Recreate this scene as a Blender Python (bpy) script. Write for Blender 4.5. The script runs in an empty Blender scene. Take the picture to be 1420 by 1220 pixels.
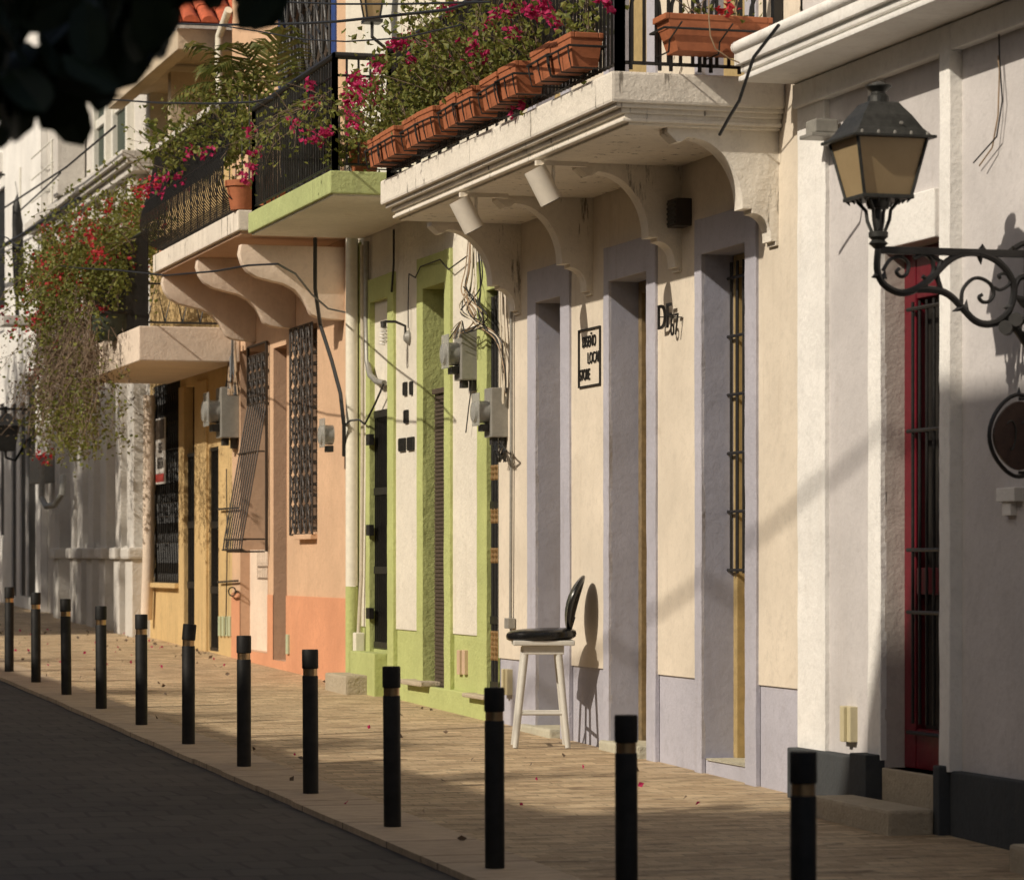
import bpy, bmesh, math, random
import numpy as np
from mathutils import Vector, Matrix

random.seed(7)
RNG = np.random.default_rng(11)
SC = bpy.context.scene
COL = SC.collection

# ------------------------------------------------------------------ survey of the street
# metres; X across the street (facades at X = F), Y along it, Z up
FPX, TH, CH = 4500.0, math.atan(1290 / 4500.0), 1.75
C, S = math.cos(TH), math.sin(TH)
F = 7.2 * C
HY = 780.0
SLOPE = 0.0190


def zg(y):
    return SLOPE * y


def Yp(px, X=F):
    return (FPX * X / (C * (px + 580)) - X * S) / C


def Zp(px, py, X=F):
    return CH + (HY - py) * X / (C * (px + 580))


def P(px, py, X=F):
    return Vector((X, Yp(px, X), Zp(px, py, X)))


def PY(px, py, Y):
    m = (px + 580) * C / FPX
    X = m * Y * C / (1 - m * S)
    zf = X * S + Y * C
    return Vector((X, Y, CH + (HY - py) * zf / FPX))


# ------------------------------------------------------------------ materials
MATS = {}


def nodes_of(name):
    m = bpy.data.materials.new(name)
    m.use_nodes = True
    nt = m.node_tree
    b = nt.nodes['Principled BSDF']
    MATS[name] = m
    return m, nt, b


def ramp(nt, fac, stops):
    r = nt.nodes.new('ShaderNodeValToRGB')
    while len(r.color_ramp.elements) < len(stops):
        r.color_ramp.elements.new(0.5)
    for e, (p, c) in zip(r.color_ramp.elements, stops):
        e.position = p
        e.color = (*c, 1) if len(c) == 3 else c
    nt.links.new(fac, r.inputs[0])
    return r.outputs[0]


def noise(nt, vec, scale, detail=4, rough=0.55, dist=0.0):
    n = nt.nodes.new('ShaderNodeTexNoise')
    n.inputs['Scale'].default_value = scale
    n.inputs['Detail'].default_value = detail
    n.inputs['Roughness'].default_value = rough
    n.inputs['Distortion'].default_value = dist
    nt.links.new(vec, n.inputs['Vector'])
    return n.outputs[0]


def mixc(nt, fac, a, b, mode='MIX'):
    n = nt.nodes.new('ShaderNodeMix')
    n.data_type = 'RGBA'
    n.blend_type = mode
    for key, v in ((0, fac), (6, a), (7, b)):
        if hasattr(v, 'is_linked'):
            nt.links.new(v, n.inputs[key])
        elif isinstance(v, (int, float)):
            n.inputs[key].default_value = v
        else:
            n.inputs[key].default_value = (*v, 1)
    return n.outputs[2]


def mapped(nt, scale=(1, 1, 1), kind='pos'):
    if kind == 'pos':
        g = nt.nodes.new('ShaderNodeNewGeometry').outputs['Position']
    else:
        g = nt.nodes.new('ShaderNodeTexCoord').outputs['Object']
    mp = nt.nodes.new('ShaderNodeMapping')
    mp.inputs['Scale'].default_value = scale
    nt.links.new(g, mp.inputs['Vector'])
    return mp.outputs[0]


def bump(nt, b, h, strength, dist, prev=None):
    n = nt.nodes.new('ShaderNodeBump')
    n.inputs['Strength'].default_value = strength
    n.inputs['Distance'].default_value = dist
    nt.links.new(h, n.inputs['Height'])
    if prev is not None:
        nt.links.new(prev, n.inputs['Normal'])
    nt.links.new(n.outputs[0], b.inputs['Normal'])
    return n.outputs[0]


def mul(c, k):
    return tuple(max(0.0, min(1.0, x * k)) for x in c)


def plaster(name, col, stain=0.35, rough_bump=0.5, stain_col=None, rough=0.9, fine=1.0, drip=0.0):
    """painted lime render: mottled tone, rain streaks, grime patches, trowel bump"""
    m, nt, b = nodes_of(name)
    v = mapped(nt)
    c = mixc(nt, ramp(nt, noise(nt, v, 1.3, 6, .6), [(.3, (0, 0, 0)), (.72, (1, 1, 1))]), mul(col, .86), mul(col, 1.07))
    c = mixc(nt, ramp(nt, noise(nt, v, 16, 6, .75), [(.36, (.5, .5, .5)), (.5, (0, 0, 0))]), c, mul(col, .80))
    c = mixc(nt, ramp(nt, noise(nt, v, 46, 4, .7), [(.62, (0, 0, 0)), (.74, (.45, .45, .45))]), c, mul(col, .72))
    sv = mapped(nt, (6.0, 6.0, 0.35))
    st = ramp(nt, noise(nt, sv, 1.6, 6, .65), [(.52, (0, 0, 0)), (.78, (1, 1, 1))])
    sc_ = stain_col or tuple(x * y for x, y in zip(col, (.55, .47, .38)))
    mm = nt.nodes.new('ShaderNodeMath'); mm.operation = 'MULTIPLY'; mm.inputs[1].default_value = stain
    msk = ramp(nt, noise(nt, v, .9, 4, .6), [(.42, (0, 0, 0)), (.66, (1, 1, 1))])
    m3 = nt.nodes.new('ShaderNodeMath'); m3.operation = 'MULTIPLY'
    nt.links.new(st, m3.inputs[0]); nt.links.new(msk, m3.inputs[1])
    nt.links.new(m3.outputs[0], mm.inputs[0])
    c = mixc(nt, mm.outputs[0], c, sc_)
    if drip:
        dv = mapped(nt, (9.0, 9.0, 1.1))
        dr = ramp(nt, noise(nt, dv, 1.2, 7, .7), [(.60, (0, 0, 0)), (.655, (drip, drip, drip))])
        c = mixc(nt, dr, c, (.075, .06, .042))
    pt = ramp(nt, noise(nt, v, 3.1, 8, .7, .6), [(.60, (0, 0, 0)), (.74, (1, 1, 1))])
    m2 = nt.nodes.new('ShaderNodeMath'); m2.operation = 'MULTIPLY'; m2.inputs[1].default_value = stain * .55
    nt.links.new(pt, m2.inputs[0])
    c = mixc(nt, m2.outputs[0], c, sc_)
    nt.links.new(c, b.inputs['Base Color'])
    b.inputs['Roughness'].default_value = rough
    b.inputs['Specular IOR Level'].default_value = .25
    p = bump(nt, b, noise(nt, v, 5, 5, .6), .5 * rough_bump, .04)
    p = bump(nt, b, noise(nt, v, 34, 5, .65), .8 * rough_bump * fine, .012, p)
    return m


def paint(name, col, rough=.45, metallic=0.0, var=.25, bumps=.15, spec=.5, scale=18):
    m, nt, b = nodes_of(name)
    v = mapped(nt, kind='obj')
    c = mixc(nt, ramp(nt, noise(nt, v, scale, 6, .65), [(.3, (0, 0, 0)), (.75, (1, 1, 1))]), mul(col, 1 - var), mul(col, 1 + var))
    nt.links.new(c, b.inputs['Base Color'])
    b.inputs['Metallic'].default_value = metallic
    b.inputs['Specular IOR Level'].default_value = spec
    rr = nt.nodes.new('ShaderNodeMapRange')
    rr.inputs['To Min'].default_value = max(.05, rough - .12)
    rr.inputs['To Max'].default_value = min(1, rough + .15)
    nt.links.new(noise(nt, v, scale * 1.7, 4), rr.inputs['Value'])
    nt.links.new(rr.outputs[0], b.inputs['Roughness'])
    if bumps:
        bump(nt, b, noise(nt, v, scale * 2.5, 4), bumps, .004)
    return m


def leafy(name, cols, trans=.35, scale=26, rough=.55):
    m, nt, b = nodes_of(name)
    v = mapped(nt)
    n = len(cols)
    c = ramp(nt, noise(nt, v, scale, 3, .7), [(.3 + .42 * i / max(1, n - 1), q) for i, q in enumerate(cols)])
    nt.links.new(c, b.inputs['Base Color'])
    b.inputs['Roughness'].default_value = rough
    b.inputs['Specular IOR Level'].default_value = .3
    t = nt.nodes.new('ShaderNodeBsdfTranslucent')
    nt.links.new(c, t.inputs['Color'])
    mx = nt.nodes.new('ShaderNodeMixShader'); mx.inputs[0].default_value = trans
    nt.links.new(b.outputs[0], mx.inputs[1]); nt.links.new(t.outputs[0], mx.inputs[2])
    nt.links.new(mx.outputs[0], nt.nodes['Material Output'].inputs['Surface'])
    return m


CREAM = (.69, .61, .495)
LILAC = (.435, .425, .475)
GREEN = (.46, .50, .20)
WHITE = (.82, .80, .755)
plaster('cream_render', CREAM, .42, .4, fine=.5)
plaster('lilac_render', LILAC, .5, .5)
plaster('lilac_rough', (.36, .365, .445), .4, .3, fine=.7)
plaster('slab_white', (.77, .715, .62), .4, .7, (.42, .34, .25), drip=.75)
plaster('white_render', WHITE, .4, .5)
plaster('grey_render', (.58, .55, .535), .25, .35)
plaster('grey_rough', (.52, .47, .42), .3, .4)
plaster('charcoal_plinth', (.060, .065, .068), .3, .6, (.12, .11, .10))
plaster('green_white', (.73, .68, .575), .5, .7)
plaster('green_paint', GREEN, .42, .8, (.22, .25, .09))
plaster('green_slab', (.43, .48, .21), .6, .8, (.20, .20, .10), drip=.5)
plaster('peach_render', (.645, .43, .275), .35, .6, (.40, .25, .14))
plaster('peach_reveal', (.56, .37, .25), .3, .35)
plaster('coral_paint', (.66, .315, .175), .30, .6, (.50, .22, .10))
plaster('salmon_white', (.76, .62, .49), .35, .5)
plaster('salmon_slab', (.74, .67, .57), .75, .6, (.30, .25, .19), drip=.8)
plaster('yellow_render', (.62, .44, .21), .75, .8, (.24, .17, .09), drip=.35)
plaster('yellow_slab', (.74, .62, .50), .30, .5)
plaster('far_white', (.62, .59, .54), .5, 1.0, (.38, .34, .28))
plaster('beige_render', (.55, .46, .34), .4, .8)
plaster('stone_step', (.47, .40, .29), .6, 1.3, (.22, .18, .12))
plaster('sill_stone', (.50, .47, .36), .55, 1.3, (.22, .20, .14))
plaster('opposite_render', (.50, .46, .40), .3, .6)
paint('shaded_yellow_wood', (.20, .145, .075), .6, 0, .35, .4)  # yellow wood darkened: shade put into the middle door frame's colour
plaster('unlit_gap_black', (.012, .010, .009), .1, .2)
paint('iron_black', (.012, .011, .010), .42, 0.0, .3, .3)
paint('iron_brown', (.030, .022, .016), .5, 0.0, .35, .4)
paint('bollard_black', (.011, .010, .0085), .62, 0.0, .7, .25, .3, 9)
paint('brass_ring', (.46, .31, .17), .32, 1.0, .15, .05)
paint('lamp_metal', (.040, .040, .035), .45, .3, .45, .3, scale=30)
paint('terracotta', (.37, .125, .055), .66, 0, .18, .15, .3)
paint('soil', (.05, .032, .02), .95, 0, .4, .8, .1)
paint('spot_white', (.70, .64, .54), .5, 0, .06, .05)
paint('meter_grey', (.27, .26, .23), .45, .1, .15, .1)
paint('meter_dark', (.035, .033, .03), .5, 0, .3, .1)
paint('pvc_white', (.74, .70, .58), .5, 0, .10, .1)
paint('pipe_grey', (.30, .29, .26), .45, .3, .2, .1)
paint('cable_black', (.012, .012, .012), .5, 0, .2, 0)
paint('cable_tan', (.30, .205, .12), .6, 0, .3, 0)
paint('cable_white', (.55, .49, .38), .55, 0, .15, 0)
paint('red_paint', (.125, .005, .013), .35, 0, .2, .1)
paint('yellow_wood', (.38, .28, .125), .5, 0, .18, .25)
paint('dark_door', (.018, .016, .013), .5, 0, .3, .2)
paint('brown_door', (.075, .054, .038), .6, 0, .25, .3)
paint('green_door', (.06, .075, .055), .6, 0, .2, .3)
paint('blue_paint', (.025, .055, .20), .5, 0, .2, .2)
paint('blue_grey_paint', (.17, .24, .30), .55, 0, .3, .2)
paint('chair_white', (.58, .56, .50), .42, 0, .06, .08)
paint('vinyl_black', (.009, .009, .009), .22, 0, .1, .03)
paint('sign_brown', (.055, .028, .018), .5, .1, .35, .4)
paint('sign_panel', (.78, .76, .72), .5, 0, .05, 0)
paint('sign_red', (.50, .05, .04), .5, 0, .1, 0)
paint('cover_cream', (.52, .46, .29), .5, 0, .06, .05)
paint('cover_pink', (.55, .40, .27), .5, 0, .08, .05)
paint('cover_green', (.45, .50, .33), .5, 0, .08, .05)
paint('bulb_white', (.75, .73, .68), .3, 0, .05, 0)
paint('stem_brown', (.16, .11, .07), .8, 0, .3, .3)
paint('gold_wood', (.26, .155, .06), .4, .2, .25, .1)
paint('roof_tile', (.45, .10, .04), .75, 0, .35, .3)
paint('bark', (.06, .045, .03), .9, 0, .3, .6)
paint('frame_white', (.72, .70, .62), .5, 0, .08, .1)
leafy('bougain_leaf', [(.065, .085, .018), (.145, .17, .036), (.235, .235, .055), (.33, .27, .08)], .4)
leafy('bougain_petal', [(.36, .015, .075), (.50, .025, .12), (.60, .06, .20)], .4)
leafy('red_petal', [(.36, .02, .02), (.50, .03, .04), (.50, .08, .10)], .35)
leafy('dry_twig', [(.09, .065, .045), (.16, .115, .08), (.22, .165, .11)], .15)
leafy('palm_leaf', [(.06, .085, .018), (.12, .13, .03), (.26, .17, .05)], .3, 9)
leafy('broad_leaf', [(.06, .10, .02), (.13, .17, .04)], .3, 9)
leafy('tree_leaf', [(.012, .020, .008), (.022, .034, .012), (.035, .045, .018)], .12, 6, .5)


def glass_amber():
    m, nt, b = nodes_of('amber_glass')
    v = mapped(nt, kind='obj')
    c = mixc(nt, noise(nt, v, 6, 6, .7), (.42, .30, .155), (.60, .455, .26))
    nt.links.new(c, b.inputs['Base Color'])
    b.inputs['Roughness'].default_value = .35
    t = nt.nodes.new('ShaderNodeBsdfTranslucent'); nt.links.new(c, t.inputs['Color'])
    mx = nt.nodes.new('ShaderNodeMixShader'); mx.inputs[0].default_value = .35
    nt.links.new(b.outputs[0], mx.inputs[1]); nt.links.new(t.outputs[0], mx.inputs[2])
    nt.links.new(mx.outputs[0], nt.nodes['Material Output'].inputs['Surface'])


def glass_clear():
    m, nt, b = nodes_of('meter_glass')
    b.inputs['Base Color'].default_value = (.62, .62, .58, 1)
    b.inputs['Roughness'].default_value = .12
    b.inputs['Transmission Weight'].default_value = .55
    b.inputs['Alpha'].default_value = .8
    m, nt, b = nodes_of('window_glass')
    b.inputs['Base Color'].default_value = (.10, .12, .11, 1)
    b.inputs['Roughness'].default_value = .08


def pavers():
    m, nt, b = nodes_of('pavement_stone')
    v = mapped(nt)
    wob = nt.nodes.new('ShaderNodeVectorMath'); wob.operation = 'ADD'
    nn = nt.nodes.new('ShaderNodeTexNoise'); nn.inputs['Scale'].default_value = 2.2
    nt.links.new(v, nn.inputs['Vector'])
    sc = nt.nodes.new('ShaderNodeVectorMath'); sc.operation = 'SCALE'; sc.inputs['Scale'].default_value = .09
    nt.links.new(nn.outputs['Color'], sc.inputs[0])
    nt.links.new(v, wob.inputs[0]); nt.links.new(sc.outputs[0], wob.inputs[1])
    br = nt.nodes.new('ShaderNodeTexBrick')
    br.inputs['Scale'].default_value = 1.0
    br.inputs['Brick Width'].default_value = .21
    br.inputs['Row Height'].default_value = .11
    br.inputs['Mortar Size'].default_value = .005
    br.inputs['Mortar Smooth'].default_value = .3
    br.inputs['Color1'].default_value = (.53, .37, .21, 1)
    br.inputs['Color2'].default_value = (.88, .68, .42, 1)
    br.inputs['Mortar'].default_value = (.34, .235, .135, 1)
    nt.links.new(wob.outputs[0], br.inputs['Vector'])
    c = br.outputs['Color']
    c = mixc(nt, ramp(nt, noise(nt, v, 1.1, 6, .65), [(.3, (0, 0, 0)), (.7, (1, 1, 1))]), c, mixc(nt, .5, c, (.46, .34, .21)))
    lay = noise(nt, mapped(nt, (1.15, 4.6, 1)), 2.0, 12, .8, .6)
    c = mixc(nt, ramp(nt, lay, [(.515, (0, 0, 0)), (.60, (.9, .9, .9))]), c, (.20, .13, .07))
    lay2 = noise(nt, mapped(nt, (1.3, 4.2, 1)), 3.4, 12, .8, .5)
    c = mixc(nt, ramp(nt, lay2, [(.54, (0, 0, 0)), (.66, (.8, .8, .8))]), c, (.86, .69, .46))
    nt.links.new(c, b.inputs['Base Color'])
    b.inputs['Roughness'].default_value = .62
    b.inputs['Specular IOR Level'].default_value = .4
    p = bump(nt, b, br.outputs['Fac'], -.6, .010)
    bump(nt, b, lay, 1.0, .05, p)
    # road: small dark setts
    m, nt, b = nodes_of('road_setts')
    v = mapped(nt)
    rot = nt.nodes.new('ShaderNodeMapping'); rot.inputs['Rotation'].default_value = (0, 0, 0)
    nr = nt.nodes.new('ShaderNodeTexNoise'); nr.inputs['Scale'].default_value = 1.6
    nt.links.new(v, nr.inputs['Vector'])
    sr = nt.nodes.new('ShaderNodeVectorMath'); sr.operation = 'SCALE'; sr.inputs['Scale'].default_value = .10
    nt.links.new(nr.outputs['Color'], sr.inputs[0])
    ar = nt.nodes.new('ShaderNodeVectorMath'); ar.operation = 'ADD'
    nt.links.new(v, ar.inputs[0]); nt.links.new(sr.outputs[0], ar.inputs[1])
    nt.links.new(ar.outputs[0], rot.inputs['Vector'])
    br = nt.nodes.new('ShaderNodeTexBrick')
    br.inputs['Scale'].default_value = 1.0
    br.inputs['Brick Width'].default_value = .24
    br.inputs['Row Height'].default_value = .30
    br.inputs['Mortar Size'].default_value = .016
    br.inputs['Mortar Smooth'].default_value = .4
    br.inputs['Color1'].default_value = (.046, .041, .034, 1)
    br.inputs['Color2'].default_value = (.080, .070, .058, 1)
    br.inputs['Mortar'].default_value = (.030, .026, .022, 1)
    nt.links.new(rot.outputs[0], br.inputs['Vector'])
    c = mixc(nt, ramp(nt, noise(nt, v, .7, 6, .6), [(.3, (0, 0, 0)), (.7, (1, 1, 1))]), br.outputs['Color'], mixc(nt, .5, br.outputs['Color'], (.12, .10, .08)))
    c = mixc(nt, ramp(nt, noise(nt, v, 3.3, 8, .75), [(.55, (0, 0, 0)), (.7, (.7, .7, .7))]), c, (.028, .025, .022))
    nt.links.new(c, b.inputs['Base Color'])
    b.inputs['Roughness'].default_value = .75
    b.inputs['Specular IOR Level'].default_value = .25
    p = bump(nt, b, br.outputs['Fac'], -.6, .01)
    bump(nt, b, noise(nt, v, 30, 4), .4, .006, p)
    m, nt, b = nodes_of('kerb_stone')
    v = mapped(nt)
    br = nt.nodes.new('ShaderNodeTexBrick')
    br.inputs['Scale'].default_value = 1.0
    br.inputs['Brick Width'].default_value = 5.0
    br.inputs['Row Height'].default_value = 1.0
    br.inputs['Mortar Size'].default_value = .012
    br.inputs['Color1'].default_value = (.44, .335, .22, 1)
    br.inputs['Color2'].default_value = (.54, .415, .275, 1)
    br.inputs['Mortar'].default_value = (.14, .10, .07, 1)
    nt.links.new(v, br.inputs['Vector'])
    c = mixc(nt, ramp(nt, noise(nt, mapped(nt, (2, 6, 1)), 3, 7, .7), [(.4, (0, 0, 0)), (.75, (.8, .8, .8))]), br.outputs['Color'], (.24, .18, .12))
    nt.links.new(c, b.inputs['Base Color'])
    b.inputs['Roughness'].default_value = .8
    bump(nt, b, noise(nt, v, 14, 5), .4, .008)


glass_amber(); glass_clear(); pavers()


# ------------------------------------------------------------------ mesh building
class MB:
    def __init__(s):
        s.v, s.f = [], []

    def add(s, vs, fs):
        n = len(s.v)
        s.v += [tuple(q) for q in vs]
        s.f += [tuple(i + n for i in q) for q in fs]
        return s

    def quad(s, a, b, c, d):
        return s.add([a, b, c, d], [(0, 1, 2, 3)])

    def box(s, x0, x1, y0, y1, z0, z1, bev=0.0):
        if bev > 0:
            bm = bmesh.new()
            bmesh.ops.create_cube(bm, size=1)
            for q in bm.verts:
                q.co = Vector((x0 + (q.co.x + .5) * (x1 - x0), y0 + (q.co.y + .5) * (y1 - y0), z0 + (q.co.z + .5) * (z1 - z0)))
            bmesh.ops.bevel(bm, geom=bm.edges[:], offset=bev, segments=2, affect='EDGES', profile=.6)
            s.bm(bm)
            return s
        return s.add([(x0, y0, z0), (x1, y0, z0), (x1, y1, z0), (x0, y1, z0), (x0, y0, z1), (x1, y0, z1), (x1, y1, z1), (x0, y1, z1)],
                     [(0, 3, 2, 1), (4, 5, 6, 7), (0, 1, 5, 4), (1, 2, 6, 5), (2, 3, 7, 6), (3, 0, 4, 7)])

    def bm(s, bm):
        bm.verts.index_update()
        s.add([q.co[:] for q in bm.verts], [tuple(q.index for q in f.verts) for f in bm.faces])
        bm.free()

    def prism_y(s, prof, y0, y1, bev=0.0):
        """profile list of (x, z), extruded along Y"""
        n = len(prof)
        if bev > 0:
            bm = bmesh.new()
            a = [bm.verts.new((x, y0, z)) for x, z in prof]
            b = [bm.verts.new((x, y1, z)) for x, z in prof]
            fa, fb = bm.faces.new(a), bm.faces.new(b[::-1])
            for i in range(n):
                bm.faces.new((a[i], b[i], b[(i + 1) % n], a[(i + 1) % n]))
            bmesh.ops.recalc_face_normals(bm, faces=bm.faces[:])
            ed = [e for e in bm.edges if fa in e.link_faces or fb in e.link_faces]
            bmesh.ops.bevel(bm, geom=ed, offset=bev, segments=2, affect='EDGES', profile=.6)
            s.bm(bm)
            return s
        vs = [(x, y0, z) for x, z in prof] + [(x, y1, z) for x, z in prof]
        fs = [tuple(range(n)), tuple(range(2 * n - 1, n - 1, -1))]
        fs += [(i, n + i, n + (i + 1) % n, (i + 1) % n) for i in range(n)]
        return s.add(vs, fs)

    def frustum(s, c, z0, z1, a0, b0, a1, b1):
        """axis-aligned, half sizes (a along x, b along y) at z0 and z1"""
        x, y = c
        vs = [(x - a0, y - b0, z0), (x + a0, y - b0, z0), (x + a0, y + b0, z0), (x - a0, y + b0, z0),
              (x - a1, y - b1, z1), (x + a1, y - b1, z1), (x + a1, y + b1, z1), (x - a1, y + b1, z1)]
        return s.add(vs, [(0, 3, 2, 1), (4, 5, 6, 7), (0, 1, 5, 4), (1, 2, 6, 5), (2, 3, 7, 6), (3, 0, 4, 7)])

    def tube(s, pts, r, n=6, r1=None, caps=True):
        pts = [Vector(q) for q in pts]
        if len(pts) < 2:
            return s
        m = len(pts)
        vs, fs = [], []
        up = None
        for i, q in enumerate(pts):
            t = (pts[min(i + 1, m - 1)] - pts[max(i - 1, 0)])
            if t.length < 1e-9:
                t = Vector((0, 0, 1))
            t.normalize()
            if up is None:
                a = Vector((0, 0, 1)) if abs(t.z) < .9 else Vector((1, 0, 0))
                up = t.cross(a).normalized()
            else:
                up = (up - t * up.dot(t))
                if up.length < 1e-6:
                    up = t.orthogonal()
                up.normalize()
            w = t.cross(up)
            rr = r if r1 is None else r + (r1 - r) * i / (m - 1)
            for k in range(n):
                a = 2 * math.pi * k / n
                vs.append(q + (up * math.cos(a) + w * math.sin(a)) * rr)
        for i in range(m - 1):
            for k in range(n):
                k2 = (k + 1) % n
                fs.append((i * n + k, i * n + k2, (i + 1) * n + k2, (i + 1) * n + k))
        if caps:
            fs.append(tuple(range(n - 1, -1, -1)))
            fs.append(tuple(range((m - 1) * n, m * n)))
        return s.add(vs, fs)

    def lathe(s, c, prof, n=20, axis='z'):
        """prof list of (radius, height)"""
        vs, fs = [], []
        for r, h in prof:
            for k in range(n):
                a = 2 * math.pi * k / n
                if axis == 'z':
                    vs.append((c[0] + r * math.cos(a), c[1] + r * math.sin(a), c[2] + h))
                elif axis == 'y':
                    vs.append((c[0] + r * math.cos(a), c[1] + h, c[2] + r * math.sin(a)))
                else:
                    vs.append((c[0] + h, c[1] + r * math.cos(a), c[2] + r * math.sin(a)))
        m = len(prof)
        for i in range(m - 1):
            for k in range(n):
                k2 = (k + 1) % n
                fs.append((i * n + k, i * n + k2, (i + 1) * n + k2, (i + 1) * n + k))
        fs.append(tuple(range(n - 1, -1, -1)))
        fs.append(tuple(range((m - 1) * n, m * n)))
        return s.add(vs, fs)


BASE = {}


def thing(name, label, cat, loc=(0, 0, 0), group=None):
    o = bpy.data.objects.new(name, None)
    COL.objects.link(o)
    o.location = loc
    o.empty_display_size = .2
    BASE[o] = Vector(loc)
    o['label'] = label
    o['category'] = cat
    if group:
        o['group'] = group
    return o


def obj(name, mb, mat, parent=None, smooth=False, label=None, base=None, fix=True):
    me = bpy.data.meshes.new(name)
    b = BASE[parent] if parent is not None else Vector(base or (0, 0, 0))
    vs = np.array(mb.v, dtype=float).reshape(-1, 3) - np.array(b[:])
    me.from_pydata(vs.tolist(), [], mb.f)
    if fix and len(mb.f) < 60000:
        bm = bmesh.new(); bm.from_mesh(me)
        bmesh.ops.recalc_face_normals(bm, faces=bm.faces[:])
        bm.to_mesh(me); bm.free()
    if smooth:
        me.polygons.foreach_set('use_smooth', [True] * len(me.polygons))
        me.set_sharp_from_angle(angle=math.radians(38))
    me.materials.append(MATS[mat])
    o = bpy.data.objects.new(name, me)
    COL.objects.link(o)
    BASE[o] = b
    if parent is not None:
        o.parent = parent
    else:
        o.location = b
    if label:
        o['label'] = label
    return o


def tag(o, label, cat, group=None):
    o['label'] = label
    o['category'] = cat
    if group:
        o['group'] = group
    return o


def structure(o, kind='structure'):
    o['kind'] = kind
    return o


def dup(root, loc, label=None, rotz=None):
    r = root.copy(); COL.objects.link(r)
    r.location = loc
    if rotz is not None:
        r.rotation_euler = (0, 0, rotz)
    if label:
        r['label'] = label
    for ch in list(root.children):
        c = ch.copy(); COL.objects.link(c); c.parent = r
        for g in list(ch.children):
            d = g.copy(); COL.objects.link(d); d.parent = c
    return r


def leaves(centers, size, aspect=.6, rng=RNG, droop=0.0, fold=.15):
    c = np.asarray(centers, dtype=float)
    n = len(c)
    a = rng.normal(size=(n, 3)); a[:, 2] -= droop
    a /= np.linalg.norm(a, axis=1)[:, None] + 1e-9
    b = np.cross(a, rng.normal(size=(n, 3)))
    b /= np.linalg.norm(b, axis=1)[:, None] + 1e-9
    nn = np.cross(a, b)
    L = (np.asarray(size) * (0.7 + .6 * rng.random(n)))[:, None]
    W = L * aspect * .5
    base = c - a * L * .5
    tip = c + a * L * .5
    l = c + b * W + nn * L * fold - a * L * .06
    r = c - b * W + nn * L * fold - a * L * .06
    v = np.stack([base, l, tip, r], 1).reshape(-1, 3)
    f = []
    for i in range(n):
        k = 4 * i
        f.append((k, k + 1, k + 2)); f.append((k, k + 2, k + 3))
    mb = MB(); mb.v = v.tolist(); mb.f = f
    return mb


def blooms(points, n, spread, size, rng=RNG):
    pts = []
    for p in points:
        pts.append(np.array(p) + rng.normal(size=(n, 3)) * spread)
    return leaves(np.concatenate(pts), size, .8, rng)


def stem(p, d, length, step=.06, wander=.35, gravity=0.0, rng=RNG):
    p = np.array(p, dtype=float); d = np.array(d, dtype=float); d /= np.linalg.norm(d)
    out = [p.copy()]
    for _ in range(max(2, int(length / step))):
        d = d + rng.normal(size=3) * wander * step * 4
        d[2] -= gravity * step
        d /= np.linalg.norm(d)
        p = p + d * step
        out.append(p.copy())
    return out


def text_mesh(body, size, extrude=.006, bold=0.0):
    cu = bpy.data.curves.new('lettering', 'FONT')
    cu.body = body
    cu.size = size
    cu.extrude = extrude
    cu.offset = bold
    cu.align_x = 'CENTER'
    cu.align_y = 'CENTER'
    o = bpy.data.objects.new('lettering', cu)
    COL.objects.link(o)
    dg = bpy.context.evaluated_depsgraph_get()
    me = bpy.data.meshes.new_from_object(o.evaluated_get(dg))
    bpy.data.objects.remove(o)
    return me


def wall_text(mb, body, size, y, z, x, sx=1.0, extrude=.006, bold=0.0, plane='wall'):
    """lettering standing on a wall that faces -X (reads towards -Y) or a face towards -Y"""
    me = text_mesh(body, size, extrude, bold)
    vs = []
    for q in me.vertices:
        if plane == 'wall':
            vs.append((x - q.co.z, y - q.co.x * sx, z + q.co.y))
        else:
            vs.append((x + q.co.x * sx, y - q.co.z, z + q.co.y))
    mb.add(vs, [tuple(p.vertices) for p in me.polygons])
    bpy.data.meshes.remove(me)


def facade(mb, y0, y1, z0, z1, ops, X):
    ys = sorted({y0, y1, *[q for o in ops for q in (o[0], o[1]) if y0 < q < y1]})
    zs = sorted({z0, z1, *[q for o in ops for q in (o[2], o[3]) if z0 < q < z1]})
    for a, b in zip(ys, ys[1:]):
        for c, d in zip(zs, zs[1:]):
            my, mz = (a + b) / 2, (c + d) / 2
            if any(o[0] < my < o[1] and o[2] < mz < o[3] for o in ops):
                continue
            mb.quad((X, a, c), (X, b, c), (X, b, d), (X, a, d))
    return mb


def lip(mb, y0, y1, z, ops, X0, X1):
    """narrow ledge where the upper render steps over the base, broken by the openings"""
    cuts = sorted((o[0], o[1]) for o in ops if o[2] < z < o[3])
    a = y0
    for c, d in cuts + [(y1, y1)]:
        if c > a:
            mb.quad((X0, a, z), (X1, a, z), (X1, c, z), (X0, c, z))
        a = max(a, d)
    return mb


def reveal(mb, o, X0, X1):
    y0, y1, z0, z1 = o[:4]
    mb.quad((X0, y0, z0), (X1, y0, z0), (X1, y0, z1), (X0, y0, z1))
    mb.quad((X0, y1, z0), (X0, y1, z1), (X1, y1, z1), (X1, y1, z0))
    mb.quad((X0, y0, z1), (X1, y0, z1), (X1, y1, z1), (X0, y1, z1))
    mb.quad((X0, y0, z0), (X0, y1, z0), (X1, y1, z0), (X1, y0, z0))
    return mb


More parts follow.
